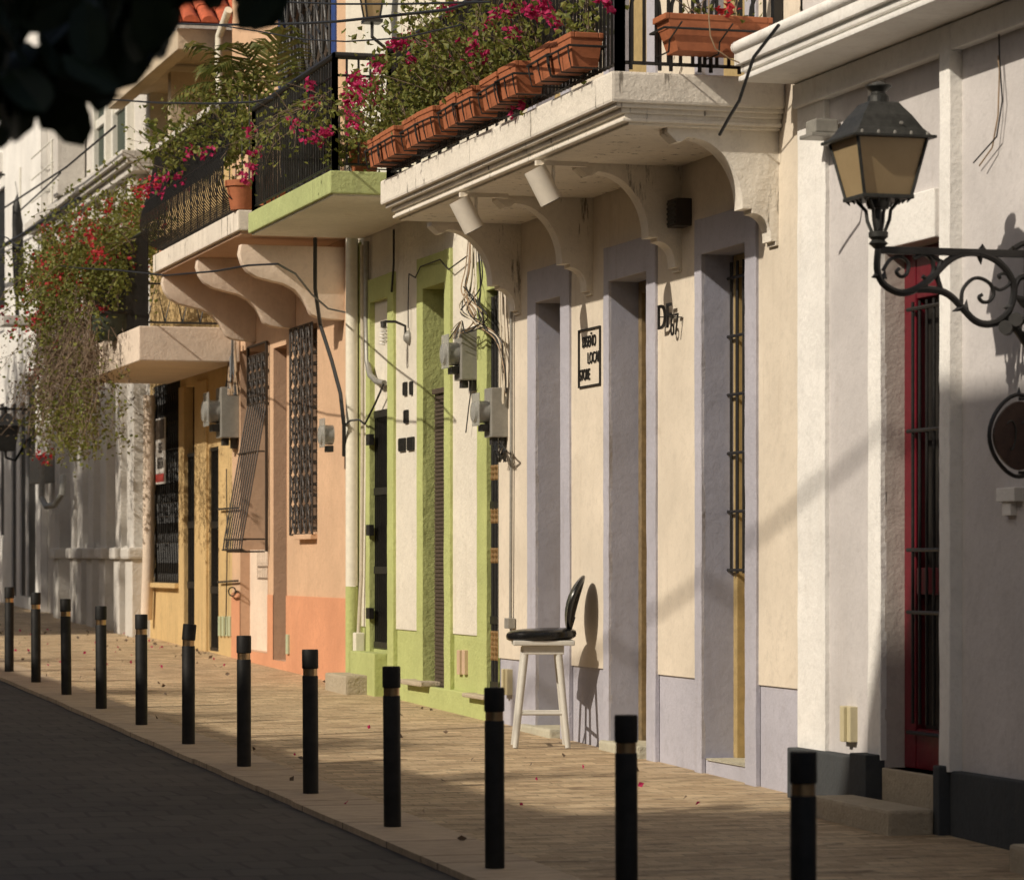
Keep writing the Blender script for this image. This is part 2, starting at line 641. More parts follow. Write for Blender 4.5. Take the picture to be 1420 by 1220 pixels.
def body(mb, y0, y1, z1, X=F, back=7.0):
    """side walls, flat roof and the mass of the house behind its front"""
    mb.box(X + .42, X + back, y0 + .004, y1 - .004, zg(y0) - .5, z1 - .01)
    for y in (y0 + .004, y1 - .004):
        mb.quad((X, y, zg(y0) - .5), (X + .42, y, zg(y0) - .5), (X + .42, y, z1), (X, y, z1))
    mb.quad((X, y0, z1), (X + .42, y0, z1), (X + .42, y1, z1), (X, y1, z1))
    return mb


def wob_box(mb, x0, x1, y0, y1, z0, z1, amp=.004, step=.07):
    """box whose upright street edges are slightly uneven, like hand-trowelled render"""
    n = max(2, int((z1 - z0) / step))
    vs, fs = [], []
    w0 = w1 = wx = 0.0
    b = .006
    for i in range(n + 1):
        z = z0 + (z1 - z0) * i / n
        w0 = .7 * w0 + random.uniform(-amp, amp) * .6; w1 = .7 * w1 + random.uniform(-amp, amp) * .6; wx = .7 * wx + random.uniform(-amp, amp) * .3
        vs += [(x1, y0, z), (x0 + b + wx, y0 + w0, z), (x0 + wx, y0 + w0 + b, z), (x0 + wx, y1 + w1 - b, z), (x0 + b + wx, y1 + w1, z), (x1, y1, z)]
    for i in range(n):
        for k in range(5):
            a = i * 6 + k
            fs.append((a, a + 1, a + 7, a + 6))
    fs.append(tuple(range(5, -1, -1))); fs.append(tuple(range(n * 6, n * 6 + 6)))
    mb.add(vs, fs)
    return mb


def surround(mb, o, out, top, X, proud=.028, bottom=None, bev=.007, near=True):
    """o opening (y0,y1,z0,z1); out (ya,yb) outer edges"""
    zb = o[2] if bottom is None else bottom
    if near:
        wob_box(mb, X - proud, X + .01, out[0], o[0], zb, top)
    wob_box(mb, X - proud, X + .01, o[1], out[1], zb, top)
    mb.box(X - proud, X + .01, o[0] - .004, o[1] + .004, o[3], top - .001, bev)
    return mb


def arc(cx, cz, r, a0, a1, n=10):
    return [(cx + r * math.cos(math.radians(a0 + (a1 - a0) * i / n)), cz + r * math.sin(math.radians(a0 + (a1 - a0) * i / n))) for i in range(n + 1)]


def scroll_grille(mb, y0, y1, z0, z1, X, ncol, nrow, r=.008):
    """iron window grille: uprights with paired C scrolls between them"""
    w, h = (y1 - y0) / ncol, (z1 - z0) / nrow
    for i in range(ncol + 1):
        mb.tube([(X, y0 + i * w, z0), (X, y0 + i * w, z1)], r * 1.25, 4)
    for z in (z0, z1):
        mb.tube([(X, y0, z), (X, y1, z)], r * 1.3, 4)
    for i in range(ncol):
        for j in range(nrow):
            cy, cz = y0 + (i + .5) * w, z0 + (j + .5) * h
            for sgn in (-1, 1):
                pts = []
                for k in range(13):
                    t = k / 12
                    a = -2.6 + 5.2 * t
                    rr = .5 + .5 * math.cos(a * .6)
                    pts.append((X, cy + sgn * w * (.46 - .42 * rr * (0.5 + .5 * math.cos(a))), cz + h * .46 * math.sin(a * .72) ))
                mb.tube(pts, r, 4, caps=False)
            mb.tube([(X, cy - w * .3, cz + h * .5), (X, cy, cz + h * .36), (X, cy + w * .3, cz + h * .5)], r * .9, 4)
            mb.tube([(X, cy - w * .25, cz - h * .08), (X, cy + w * .25, cz + h * .08)], r * 1.8, 4)
    return mb


# ------------------------------------------------------------------ ground
def ground():
    def sheet(x0, x1, dz, n=1):
        mb = MB()
        mb.quad((x0, -12, zg(-12) + dz), (x1, -12, zg(-12) + dz), (x1, 130, zg(130) + dz), (x0, 130, zg(130) + dz))
        return mb
    structure(obj('ground', sheet(-160, 160, -.30), 'road_setts'))
    structure(obj('road', sheet(-3.0, 3.935, 0.0), 'road_setts'))
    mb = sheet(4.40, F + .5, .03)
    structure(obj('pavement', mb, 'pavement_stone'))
    kb = MB()
    y = -12.0
    while y < 130:
        L = .9 + .25 * random.random()
        e = .006 * random.uniform(-1, 1)
        x0, x1 = 3.93 + e, 4.40
        a, b_ = y + .004, y + L - .004
        h = .032 + .002 * random.random()
        kb.add([(x0, a, zg(a) - .2), (x1, a, zg(a) - .2), (x1, b_, zg(b_) - .2), (x0, b_, zg(b_) - .2),
                (x0, a, zg(a) + h), (x1, a, zg(a) + h), (x1, b_, zg(b_) + h), (x0, b_, zg(b_) + h)],
               [(0, 3, 2, 1), (4, 5, 6, 7), (0, 1, 5, 4), (1, 2, 6, 5), (2, 3, 7, 6), (3, 0, 4, 7)])
        y += L
    structure(obj('kerb', kb, 'kerb_stone'))
    ob = sheet(-5.2, -3.0, .06)
    structure(obj('opposite_pavement', ob, 'kerb_stone'))


ground()

# fallen bougainvillea bracts and dry leaves
lit = []
for _ in range(110):
    y = random.uniform(13, 46) if random.random() < .55 else random.uniform(33, 43)
    x = random.uniform(4.2, 6.85) if random.random() < .6 else random.uniform(6.2, 6.85)
    lit.append((x, y, zg(y) + .045))
o = obj('fallen_leaves', leaves(lit, .05, .7), 'dry_twig', fix=False); structure(o, 'stuff')
lit = []
for _ in range(55):
    y = random.uniform(15, 30) if random.random() < .15 else random.uniform(33, 44)
    x = random.uniform(4.4, 6.85)
    lit.append((x, y, zg(y) + .05))
for px, py in ((808, 1066), (723, 1120), (480, 1118)):
    X_ = 1.75 * C * (px + 580) / (py - 691)
    lit.append((X_, Yp(px, X_), zg(Yp(px, X_)) + .05))
o = obj('fallen_petals', leaves(lit, .036, .8), 'bougain_petal', fix=False); structure(o, 'stuff')

# ------------------------------------------------------------------ bollards
BX = 4.305 * C


def bollards():
    def make(tilt):
        t = thing('bollard', '', 'bollard', (0, 0, 0), 'bollards along the kerb')
        b = MB(); b.lathe((0, 0, 0), [(.0465, -.15), (.0465, .692), (.044, .697)], 20)
        obj('post', b, 'bollard_black', t, True)
        b = MB(); b.lathe((0, 0, 0), [(.0425, .690), (.0425, .742)], 20)
        obj('brass_band', b, 'brass_ring', t, True)
        b = MB(); b.lathe((0, 0, 0), [(.043, .738), (.0485, .742), (.0485, .845), (.0455, .852), (0.001, .853)], 20)
        if tilt:
            m = Matrix.Translation((0.0, 0, .735)) @ Matrix.Rotation(math.radians(5), 4, 'Y') @ Matrix.Translation((0, 0, -.735))
            b.v = [tuple(m @ Vector(q)) for q in b.v]
        obj('cap', b, 'bollard_black', t, True)
        return t
    words = {12: 'nearest black bollard, in front of the grey stone step of the white house',
             11: 'black bollard in front of the middle lilac doorway',
             10: 'black bollard directly left of the bar stool',
             9: 'black bollard in front of the green house doorway with the brown mesh screen',
             8: 'black bollard in front of the coral base, just left of the concrete step block',
             7: 'black bollard in front of the peach house below the tilted window grille',
             6: 'black bollard whose cap is knocked askew, before the yellow house door',
             5: 'black bollard at the left edge of the yellow house',
             4: 'black bollard fourth from the far end, before the shaded white pilasters',
             3: 'black bollard third from the far end of the row',
             2: 'black bollard next to last at the far end of the row',
             1: 'farthest black bollard, at the left edge of the picture'}
    straight, bent = make(False), make(True)
    for i in range(1, 13):
        y = 14.73 + (10 - i) * 2.0095
        loc = (BX, y, zg(y) + .03)
        if i == 6:
            r = bent; r.location = loc
        elif i == 12:
            r = straight; r.location = loc
        else:
            r = dup(straight, loc)
            r.rotation_euler = (random.uniform(-.010, .010), random.uniform(-.008, .008), random.uniform(0, 6))
        r['label'] = words[i]


bollards()

# ------------------------------------------------------------------ railings


def bars_rail(mb, pts, zb, zt, gap=.085, r=.0085, post=.02, rail=.022):
    """straight balusters between two rails along a polyline of (x, y)"""
    for (xa, ya), (xb, yb) in zip(pts, pts[1:]):
        L = math.hypot(xb - xa, yb - ya)
        n = max(1, int(L / gap))
        for i in range(n + 1):
            t = i / n
            x, y = xa + (xb - xa) * t, ya + (yb - ya) * t
            mb.box(x - r, x + r, y - r, y + r, zb + .05, zt)
        for z in (zb + .06, zt - .16):
            mb.tube([(xa, ya, z), (xb, yb, z)], .011, 4)
        mb.tube([(xa, ya, zt), (xb, yb, zt)], rail, 8)
        for x, y in ((xa, ya), (xb, yb)):
            mb.box(x - post, x + post, y - post, y + post, zb, zt + .02)
    return mb


# ================================================================== cream house
def cream_house():
    y0, y1 = Yp(1113), Yp(694)
    h = thing('cream_house', 'cream rendered house with lilac door surrounds and a white bracketed balcony full of planters', 'house', (F, y0, zg(y0)))
    ZP, ZT = 1.005, 8.6
    doors = [(Yp(783), Yp(748), .48, 3.70), (Yp(903), Yp(850), .50, 3.71), (Yp(1040), Yp(979), .50, 3.72)]
    outs = [(Yp(795), Yp(737)), (Yp(915), Yp(843)), (Yp(1055), Yp(970))]
    udoors = [(d[0], d[1], 4.75, 7.6) for d in doors]
    low, up = MB(), MB()
    facade(low, y0, y1, zg(y0) - .4, ZP, doors, F)
    obj('plinth', low, 'lilac_render', h)
    facade(up, y0, y1, ZP, ZT, doors + udoors, F - .014)
    lip(up, y0, y1, ZP, doors, F - .014, F)
    obj('wall', up, 'cream_render', h)
    b = MB(); body(b, y0, y1, ZT); obj('house_mass', b, 'cream_render', h)
    for k, (d, ot) in enumerate(zip(doors, outs)):
        s = MB(); surround(s, d, ot, 3.95, F - .014, .022, bottom=zg(ot[0]) - .2)
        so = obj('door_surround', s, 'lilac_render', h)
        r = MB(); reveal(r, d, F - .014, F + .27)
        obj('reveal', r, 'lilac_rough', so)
        p = MB(); p.box(F + .25, F + .31, d[0] - .05, d[1] + .05, d[2] - .02, d[3] + .02)
        do = obj('door', p, 'yellow_wood', h)
        fr = MB(); fr.box(F + .185, F + .25, d[0], d[0] + .07, d[2], d[3], .006); fr.box(F + .185, F + .25, d[1] - .07, d[1], d[2], d[3], .006)
        fr.box(F + .185, F + .249, d[0] + .07, d[1] - .07, d[3] - .08, d[3], .006)
        obj('door_frame', fr, 'shaded_yellow_wood' if k == 1 else 'yellow_wood', do)
        if k == 2:
            g = MB()
            zb = Zp(1034, 795)
            for j in range(7):
                y = d[0] + .06 + j * (d[1] - d[0] - .12) / 6
                g.tube([(F + .15, y, zb), (F + .15, y, d[3] - .05)], .010, 6)
            for z in np.linspace(zb + .02, d[3] - .15, 6):
                g.tube([(F + .15, d[0] - .0, z), (F + .15, d[1], z)], .011, 6)
            obj('window_bars', g, 'iron_black', do)
    for k, d in enumerate(udoors):
        s = MB(); surround(s, d, outs[k], 7.9, F - .014, .022, bottom=4.65)
        so = obj('door_surround', s, 'lilac_render', h)
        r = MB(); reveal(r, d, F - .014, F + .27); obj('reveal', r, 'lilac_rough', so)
        p = MB(); p.box(F + .12, F + .2, d[0] - .0, d[1], d[2], d[3]); obj('door', p, 'yellow_wood', h)
    for k, (a, b_, z0, z1) in enumerate(((735, 780, .44, .50), (842, 898, .40, .48), (981, 1041, .49, .472))):
        s = MB()
        pr = (.10, .07, .012)[k]
        s.box(F - pr, F + .26, Yp(b_) + .01, Yp(a) - .01, z0, z1 + .03, .02 if k < 2 else .0)
        obj('door_sill', s, 'sill_stone', h)
    # balcony
    XO, BN, BF = 6.05 * C, Yp(848, 6.05 * C), Yp(527, 6.05 * C)
    bal = MB()
    bal.box(XO, F - .016, BN, BF, 4.455, 4.64, .018)
    bo = obj('balcony', bal, 'slab_white', h)
    mo = MB()
    for i, (ins, za, zb_) in enumerate(((.035, 4.43, 4.457), (.075, 4.40, 4.432), (.10, 4.372, 4.402), (.085, 4.352, 4.374), (.13, 4.335, 4.354))):
        mo.box(XO + ins, F - .017, BN + ins * .6, BF - ins * .6, za, zb_, .008)
    obj('moulding', mo, 'slab_white', bo)
    zs = 4.337
    for px in (1083, 948.6, 825, 725):
        ya = Yp(px)
        D = .66
        prof = [(F, zs), (F - D - .06, zs), (F - D - .06, zs - .03), (F - D + .0, zs - .085), (F - D + .03, zs - .085)]
        # bulging quarter curve from under the slab lip down to the step
        for t in np.linspace(0, 1, 12):
            a = t * math.pi / 2
            prof.append((F - D + .07 + .345 * math.sin(a), zs - .055 - .40 * (1 - math.cos(a))))
        prof += [(F - .245, zs - .47), (F - .185, zs - .47), (F - .185, zs - .49)]
        for t in np.linspace(0, 1, 7):
            a = t * math.pi / 2
            prof.append((F - .185 + .12 * math.sin(a), zs - .495 - .13 * (1 - math.cos(a))))
        prof += [(F - .065, zs - .66), (F - .035, zs - .66), (F - .035, zs - .685), (F, zs - .685)]
        m = MB(); m.prism_y(prof, ya, ya + .15, .006)
        obj('bracket', m, 'slab_white', bo, True)
    rl = MB()
    XR = XO + .07
    bars_rail(rl, [(F - .05, BN + .06), (XR, BN + .06), (XR, BF - .05), (F - .05, BF - .05)], 4.64, 5.62, .075, .0085, .026, .026)
    # arched ornaments of the near end
    for i in range(4):
        x = XR + .16 + i * .25
        pts = [(x + .09 * math.cos(a), BN + .06, 5.0 + .16 * math.sin(a)) for a in np.linspace(0, math.pi, 9)]
        rl.tube([(x + .09, BN + .06, 4.66)] + pts + [(x - .09, BN + .06, 4.66)], .013, 5)
    obj('railing', rl, 'iron_black', bo)
    return XO, BN, BF, XR


XO, BN, BF, XR = cream_house()


# planters ----------------------------------------------------------
def make_planter(L, W, H, label, along='y', group=None):
    """tapered terracotta trough with lip and wire holder; local origin at bottom centre"""
    t = thing('planter', label, 'planter', (0, 0, 0), group)
    a, b = (W / 2, L / 2) if along == 'y' else (L / 2, W / 2)
    m = MB()
    m.frustum((0, 0), 0, H * .62, a * .74, b * .86, a * .88, b * .93)
    m.frustum((0, 0), H * .62, H * .84, a * .88 + .004, b * .93 + .004, a * .94, b * .965)
    obj('trough', m, 'terracotta', t)
    m = MB()
    for (x0, x1, y0, y1) in ((-a, -a + .03, -b, b), (a - .03, a, -b, b), (-a + .03, a - .03, -b, -b + .03), (-a + .03, a - .03, b - .03, b)):
        m.box(x0, x1, y0, y1, H * .83, H, .006)
    obj('rim', m, 'terracotta', t)
    m = MB(); m.box(-a + .03, a - .03, -b + .03, b - .03, H * .8, H * .93); obj('soil', m, 'soil', t)
    w = MB()
    A, B = a + .012, b + .012
    zr = H * .58
    w.tube([(-A, -B, zr), (A, -B, zr), (A, B, zr), (-A, B, zr), (-A, -B, zr)], .0075, 5)
    n = 3
    for i in range(n):
        if along == 'y':
            y = -B + 2 * B * (i + .12) / (n - .76)
            w.tube([(-A, y, zr), (-A * .93, y, H * .25), (-A * .8, y, -.012), (A, y, -.012), (A, y, zr)], .0055, 5)
        else:
            x = -A + 2 * A * (i + .12) / (n - .76)
            w.tube([(x, -A, zr), (x, -B * .93, H * .25), (x, -B * .8, -.012), (x, B, -.012), (x, B, zr)], .0055, 5)
    obj('wire_holder', w, 'iron_black', t)
    return t


PX = XO - .165
places = []
PLN = ['nearest', 'second nearest', 'third nearest', 'fourth nearest', 'fifth nearest', 'fifth farthest', 'fourth farthest', 'third farthest', 'second farthest', 'farthest']
proto = None
k = 0
for p_i, px in enumerate((790, 714, 654, 599, 545)):
    yn = Yp(px, 5.89 * C)
    for q in range(2):
        y = yn + .205 + q * .43
        lab = 'terracotta trough, %s of the ten on the street side of the white balcony' % PLN[k]
        loc = (5.89 * C + .105, y, 4.715 + .008 * random.uniform(-1, 1))
        if proto is None:
            proto = make_planter(.43, .21, .20, lab, 'y', 'terracotta troughs along the balcony railing')
            proto.location = loc
        else:
            r = dup(proto, loc, lab)
            r.rotation_euler = (random.uniform(-.02, .02), random.uniform(-.05, .02), random.uniform(-.03, .03))
        places.append(loc)
        k += 1
c0, c1 = PY(917, 60, 18.06), PY(1066, 60, 18.06)
NP = make_planter((c1 - c0).x, .24, .215, 'long terracotta trough hung on the near end of the white balcony', 'x')
NP.location = ((c0.x + c1.x) / 2, BN - .06, PY(990, 72, 18.0).z)


# bougainvillea -----------------------------------------------------
def bush(name, label, cat, roots, n, up, length, gravity, leaf_mat='bougain_leaf', petals=(), petal_mat='bougain_petal', size=.045,
         per=.9, bn=19, group=None, stem_r=.004, spread=.05, every=2, dirs=None, wander=.35):
    base = tuple(roots[0])
    t = thing(name, label, cat, base, group)
    pts, st = [], MB()
    ends = []
    for i in range(n):
        r = np.array(roots[i % len(roots)]) + RNG.normal(size=3) * np.array([.03, .08, .01])
        d = np.array(up) + RNG.normal(size=3) * np.array([.45, .45, .25]) if dirs is None else np.array(dirs[i % len(dirs)]) + RNG.normal(size=3) * .3
        L = length * (.45 + .75 * RNG.random())
        s_ = stem(r, d, L, .06, wander, gravity)
        if i % every == 0:
            st.tube(s_, stem_r, 4, stem_r * .5, False)
        for q in s_[1:]:
            for _ in range(2):
                if RNG.random() < per:
                    pts.append(q + RNG.normal(size=3) * spread)
        ends.append(s_[-1])
    obj('stems', st, 'stem_brown', t, fix=False)
    obj('foliage', leaves(pts, size, .7), leaf_mat, t, fix=False)
    fl = list(petals)
    if fl:
        obj('blossom', blooms(fl, bn, .030, .052), petal_mat, t, fix=False)
    return t


def pl(px, py, X):
    return tuple(P(px, py, X))


XB = XO - .05
bl = [
    ('bougainvillea with deep pink clusters growing from the two nearest troughs', [places[0], places[1]], 26, .42, [(750, 10), (840, 2), (712, 45), (770, 28)], .8),
    ('bougainvillea with a red cluster growing from the third and fourth troughs', [places[2], places[3]], 60, .72, [(655, 68), (668, 73), (640, 70), (680, 28), (720, 8), (735, 12), (755, 6), (700, 20)], .95),
    ('leafy bougainvillea growing from the fifth and sixth troughs', [places[4], places[5]], 66, .80, [(570, 85), (620, 12), (628, 4), (560, 60), (600, 60)], .95),
    ('leafy bougainvillea growing from the seventh and eighth troughs', [places[6], places[7]], 66, .80, [(548, 63), (565, 55), (520, 92), (530, 88), (515, 120)], .95),
    ('bougainvillea with bright pink clusters at the far end of the white balcony', [places[8], places[9], (places[9][0], places[9][1] + .35, places[9][2])], 66, .62, [(487, 122), (497, 128), (482, 132), (505, 122), (510, 118), (488, 112), (495, 108), (485, 140), (503, 140), (492, 105), (487, 165), (525, 138)], .95),
]
for lab, rts, n, L, fl, per in bl:
    rr = [(r[0] + random.uniform(0, .12), r[1], r[2] + .19) for r in rts]
    bush('bougainvillea', lab, 'bougainvillea', rr, n, (.10, .12, 1), L, .5, petals=[pl(a, b, XB + random.uniform(-.1, .05)) for a, b in fl], per=per,
         group='bougainvilleas in the balcony troughs', size=.05)
bush('flowering_plant', 'small sparse plant with red flowers in the long end trough', 'plant',
     [(NP.location.x + dx, NP.location.y, NP.location.z + .19) for dx in (-.15, .0, .1, .22)], 20, (0, 0, 1), .32, .5, petals=[tuple(PY(1003, 10, 18.0)), tuple(PY(1010, 14, 18.0))], petal_mat='red_petal', per=.4, bn=8)
bush('trailing_sprig', 'thin leafy sprig hanging over the white balcony edge with pink bracts', 'sprig', [pl(725, 110, XO - .01), pl(712, 140, XO - .02)], 7, (-.1, .2, -.4), .25, .8,
     petals=[pl(710, 152, XO - .03), pl(722, 147, XO - .03)], per=.35, size=.035, bn=7)


# spotlights under the balcony -------------------------------------------
def spotlight(px, py, lab):
    c = P(px, py, 5.95)
    t = thing('spotlight', lab, 'spotlight', tuple(c), 'white spotlights under the balcony')
    d = Vector((.40, -.02, -.75)).normalized()
    a = c - d * .118; b = c + d * .118
    m = MB(); m.tube([a, a + d * .006, b - d * .004, b], .075, 20)
    obj('lamp_body', m, 'spot_white', t, True)
    m = MB(); m.tube([b - d * .002, b + d * .004], .06, 18); obj('lens', m, 'meter_dark', t, True)
    m = MB(); m.tube([c + Vector((.07, 0, 0)), c + Vector((.07, 0, .12)), (c.x + .07, c.y, 4.33)], .012, 8)
    m.box(c.x - .05, c.x + .30, c.y - .02, c.y + .02, 4.305, 4.336)
    obj('arm', m, 'spot_white', t)


spotlight(647, 298, 'white cylindrical spotlight under the balcony, the one nearer the electric meters')
spotlight(753, 257, 'white cylindrical spotlight under the balcony, above the store sign')

# store sign -------------------------------------------------------------
XW = F - .014


def store_sign():
    ya, yb = Yp(836.5), Yp(806.5)
    zt, zb = Zp(821, 455), Zp(821, 536)
    t = thing('store_sign', 'black open frame sign reading DISEÑO LOCAL STORE between two lilac doorways', 'sign', (XW, ya, zb))
    m = MB()
    x0, x1 = XW - .015, XW - .003
    w = .011
    m.box(x0, x1, ya, ya + w, zb, zt); m.box(x0, x1, yb - w, yb, zb, zt)
    m.box(x0, x1, ya + w, yb - w, zt - w, zt); m.box(x0, x1, ya + w, yb - w, zb, zb + w)
    obj('frame', m, 'iron_black', t)
    for word, cx, cy, sx in (('DISEÑO', 820.5, 474, .80), ('LOCAL', 827.0, 496, .82), ('STORE', 814.5, 520.5, .72)):
        m = MB(); wall_text(m, word, .115, Yp(cx), Zp(cx, cy), XW - .006, sx, .0035, .0)
        obj('lettering', m, 'iron_black', t)


store_sign()


def house_number():
    t = thing('metal_letters', 'thin metal letters standing off the cream wall between two lilac doorways', 'sign', (XW, Yp(940), Zp(940, 440)))
    m = MB(); wall_text(m, 'DF', .235, Yp(934), Zp(934, 441), XW - .05, 1.0, .006, .0)
    obj('letters', m, 'iron_black', t)
    m = MB(); wall_text(m, '67', .21, Yp(946), Zp(946, 452), XW - .04, .8, .004, -.002)
    obj('digits', m, 'iron_black', t)
    m = MB()
    for px in (930, 940, 949):
        m.tube([(XW, Yp(px), Zp(px, 440)), (XW - .06, Yp(px), Zp(px, 440))], .004, 5)
    obj('pins', m, 'iron_black', t)


house_number()

# dark air duct box on the wall
c = P(957, 296)
t = thing('vent_box', 'dark square metal box fixed high on the cream wall beside a balcony bracket', 'vent box', tuple(c))
m = MB(); m.box(XW - .11, XW, c.y - .08, c.y + .10, c.z - .09, c.z + .09, .006); obj('casing', m, 'iron_brown', t)
m = MB()
for i in range(5):
    m.box(XW - .117, XW - .108, c.y - .07, c.y + .09, c.z - .075 + i * .033, c.z - .06 + i * .033)
obj('louvres', m, 'iron_black', t)


# bar stool --------------------------------------------------------------
def stool():
    Y = 22.05
    g = zg(Y) + .03
    xc = 6.50
    t = thing('bar_stool', 'white wooden bar stool with black vinyl seat and round padded back against the lilac base', 'bar stool', (xc, Y, g))
    m = MB()
    xs = [6.29, 6.30, 6.34, 6.45, 6.60, 6.72, 6.755, 6.765]
    bm = bmesh.new()
    bmesh.ops.create_uvsphere(bm, u_segments=28, v_segments=14, radius=1)
    for v in bm.verts:
        e = .55
        sx = math.copysign(abs(v.co.x) ** .75, v.co.x); sy = math.copysign(abs(v.co.y) ** .8, v.co.y)
        sz = math.copysign(abs(v.co.z) ** .6, v.co.z)
        v.co = Vector((6.535 + .25 * sx, Y + .215 * sy, g + .79 + .050 * sz + .010 * sx))
    m.bm(bm)
    obj('seat', m, 'vinyl_black', t, True)
    m = MB(); m.box(6.33, 6.765, Y - .19, Y + .19, g + .718, g + .755, .01)
    m.box(6.40, 6.69, Y - .15, Y + .15, g + .655, g + .719, .006)
    obj('apron', m, 'chair_white', t)
    for dx, dy in ((-1, -1), (-1, 1), (1, -1), (1, 1)):
        m = MB()
        top = Vector((6.535 + dx * .115, Y + dy * .12, g + .70)); bot = Vector((6.530 + dx * .185, Y + dy * .19, g))
        m.tube([bot, bot.lerp(top, .5), top], .020, 14, .026)
        obj('leg', m, 'chair_white', t, True)
    m = MB()
    def lp(dx, dy, z):
        f = z / .70
        return Vector((6.530 + dx * (.185 - .07 * f) + .005 * f, Y + dy * (.19 - .07 * f), g + z))
    for a, b, z in (((-1, -1), (1, -1), .24), ((-1, 1), (1, 1), .24), ((-1, -1), (-1, 1), .20), ((1, -1), (1, 1), .27)):
        m.tube([lp(*a, z), lp(*b, z)], .012, 10)
    obj('stretcher', m, 'chair_white', t, True)
    m = MB()
    bm = bmesh.new()
    bmesh.ops.create_uvsphere(bm, u_segments=28, v_segments=14, radius=1)
    ax = Vector((.105, 0, .40)).normalized()
    for v in bm.verts:
        z, y, th = v.co.z, v.co.y, v.co.x
        up = z * .215
        wid = .185 * y * (1 + .12 * z)
        cur = -.035 * y * y + .02 * z * z
        th2 = math.copysign(abs(th) ** .7, th) * .030
        cen = Vector((6.765, Y, g + 1.01))
        n = Vector((.40, 0, -.105)).normalized()
        v.co = cen + ax * up + Vector((0, 1, 0)) * wid + n * (th2 + cur)
    m.bm(bm)
    obj('backrest', m, 'vinyl_black', t, True)
    m = MB()
    for dy in (-.05, .05):
        m.tube([(6.72, Y + dy, g + .76), (6.735, Y + dy, g + .82), (6.765, Y + dy, g + .92)], .012, 8)
    obj('back_support', m, 'vinyl_black', t, True)
    t.rotation_euler = (0, 0, math.radians(-14))


stool()


# grey pipe and small fittings on the cream wall
def pole(name, lab, cat, pts, r, mat, n=10, label_parts=None):
    m = MB(); m.tube(pts, r, n)
    o = obj(name, m, mat, None, True, base=tuple(pts[0]))
    return tag(o, lab, cat)


pole('conduit', 'thin grey conduit down the far edge of the cream wall to a junction box', 'conduit', [P(709, 410, F - .04), P(709, 640, F - .04), P(708, 860, F - .04)], .012, 'pipe_grey')
c = P(709, 864, F - .04)
m = MB(); m.box(F - .08, F - .02, c.y - .05, c.y + .06, c.z - .04, c.z + .04, .005); m.tube([(F - .05, c.y - .03, c.z - .03), (F - .05, c.y - .03, c.z - .09)], .012, 8)
tag(obj('junction_box', m, 'meter_grey', base=tuple(c)), 'small grey junction box at the foot of the conduit, above the lilac base', 'junction box')
for i, (px, py, mat, lab) in enumerate(((706, 945, 'cover_cream', 'cream plastic cover plate on the lilac base behind the bar stool'), (1180, 1003, 'cover_cream', 'cream plastic cover plate low on the white house wall'))):
    c = P(px, py)
    t = thing('cover_plate', lab, 'cover plate', tuple(c))
    m = MB(); m.box(F - .045, F + .02, c.y - .10, c.y + .06, c.z - .10, c.z + .10, .004); obj('plate', m, mat, t)
    m = MB(); m.box(F - .065, F - .045, c.y - .05, c.y + .0, c.z - .10, c.z + .10, .004); obj('rib', m, mat, t)


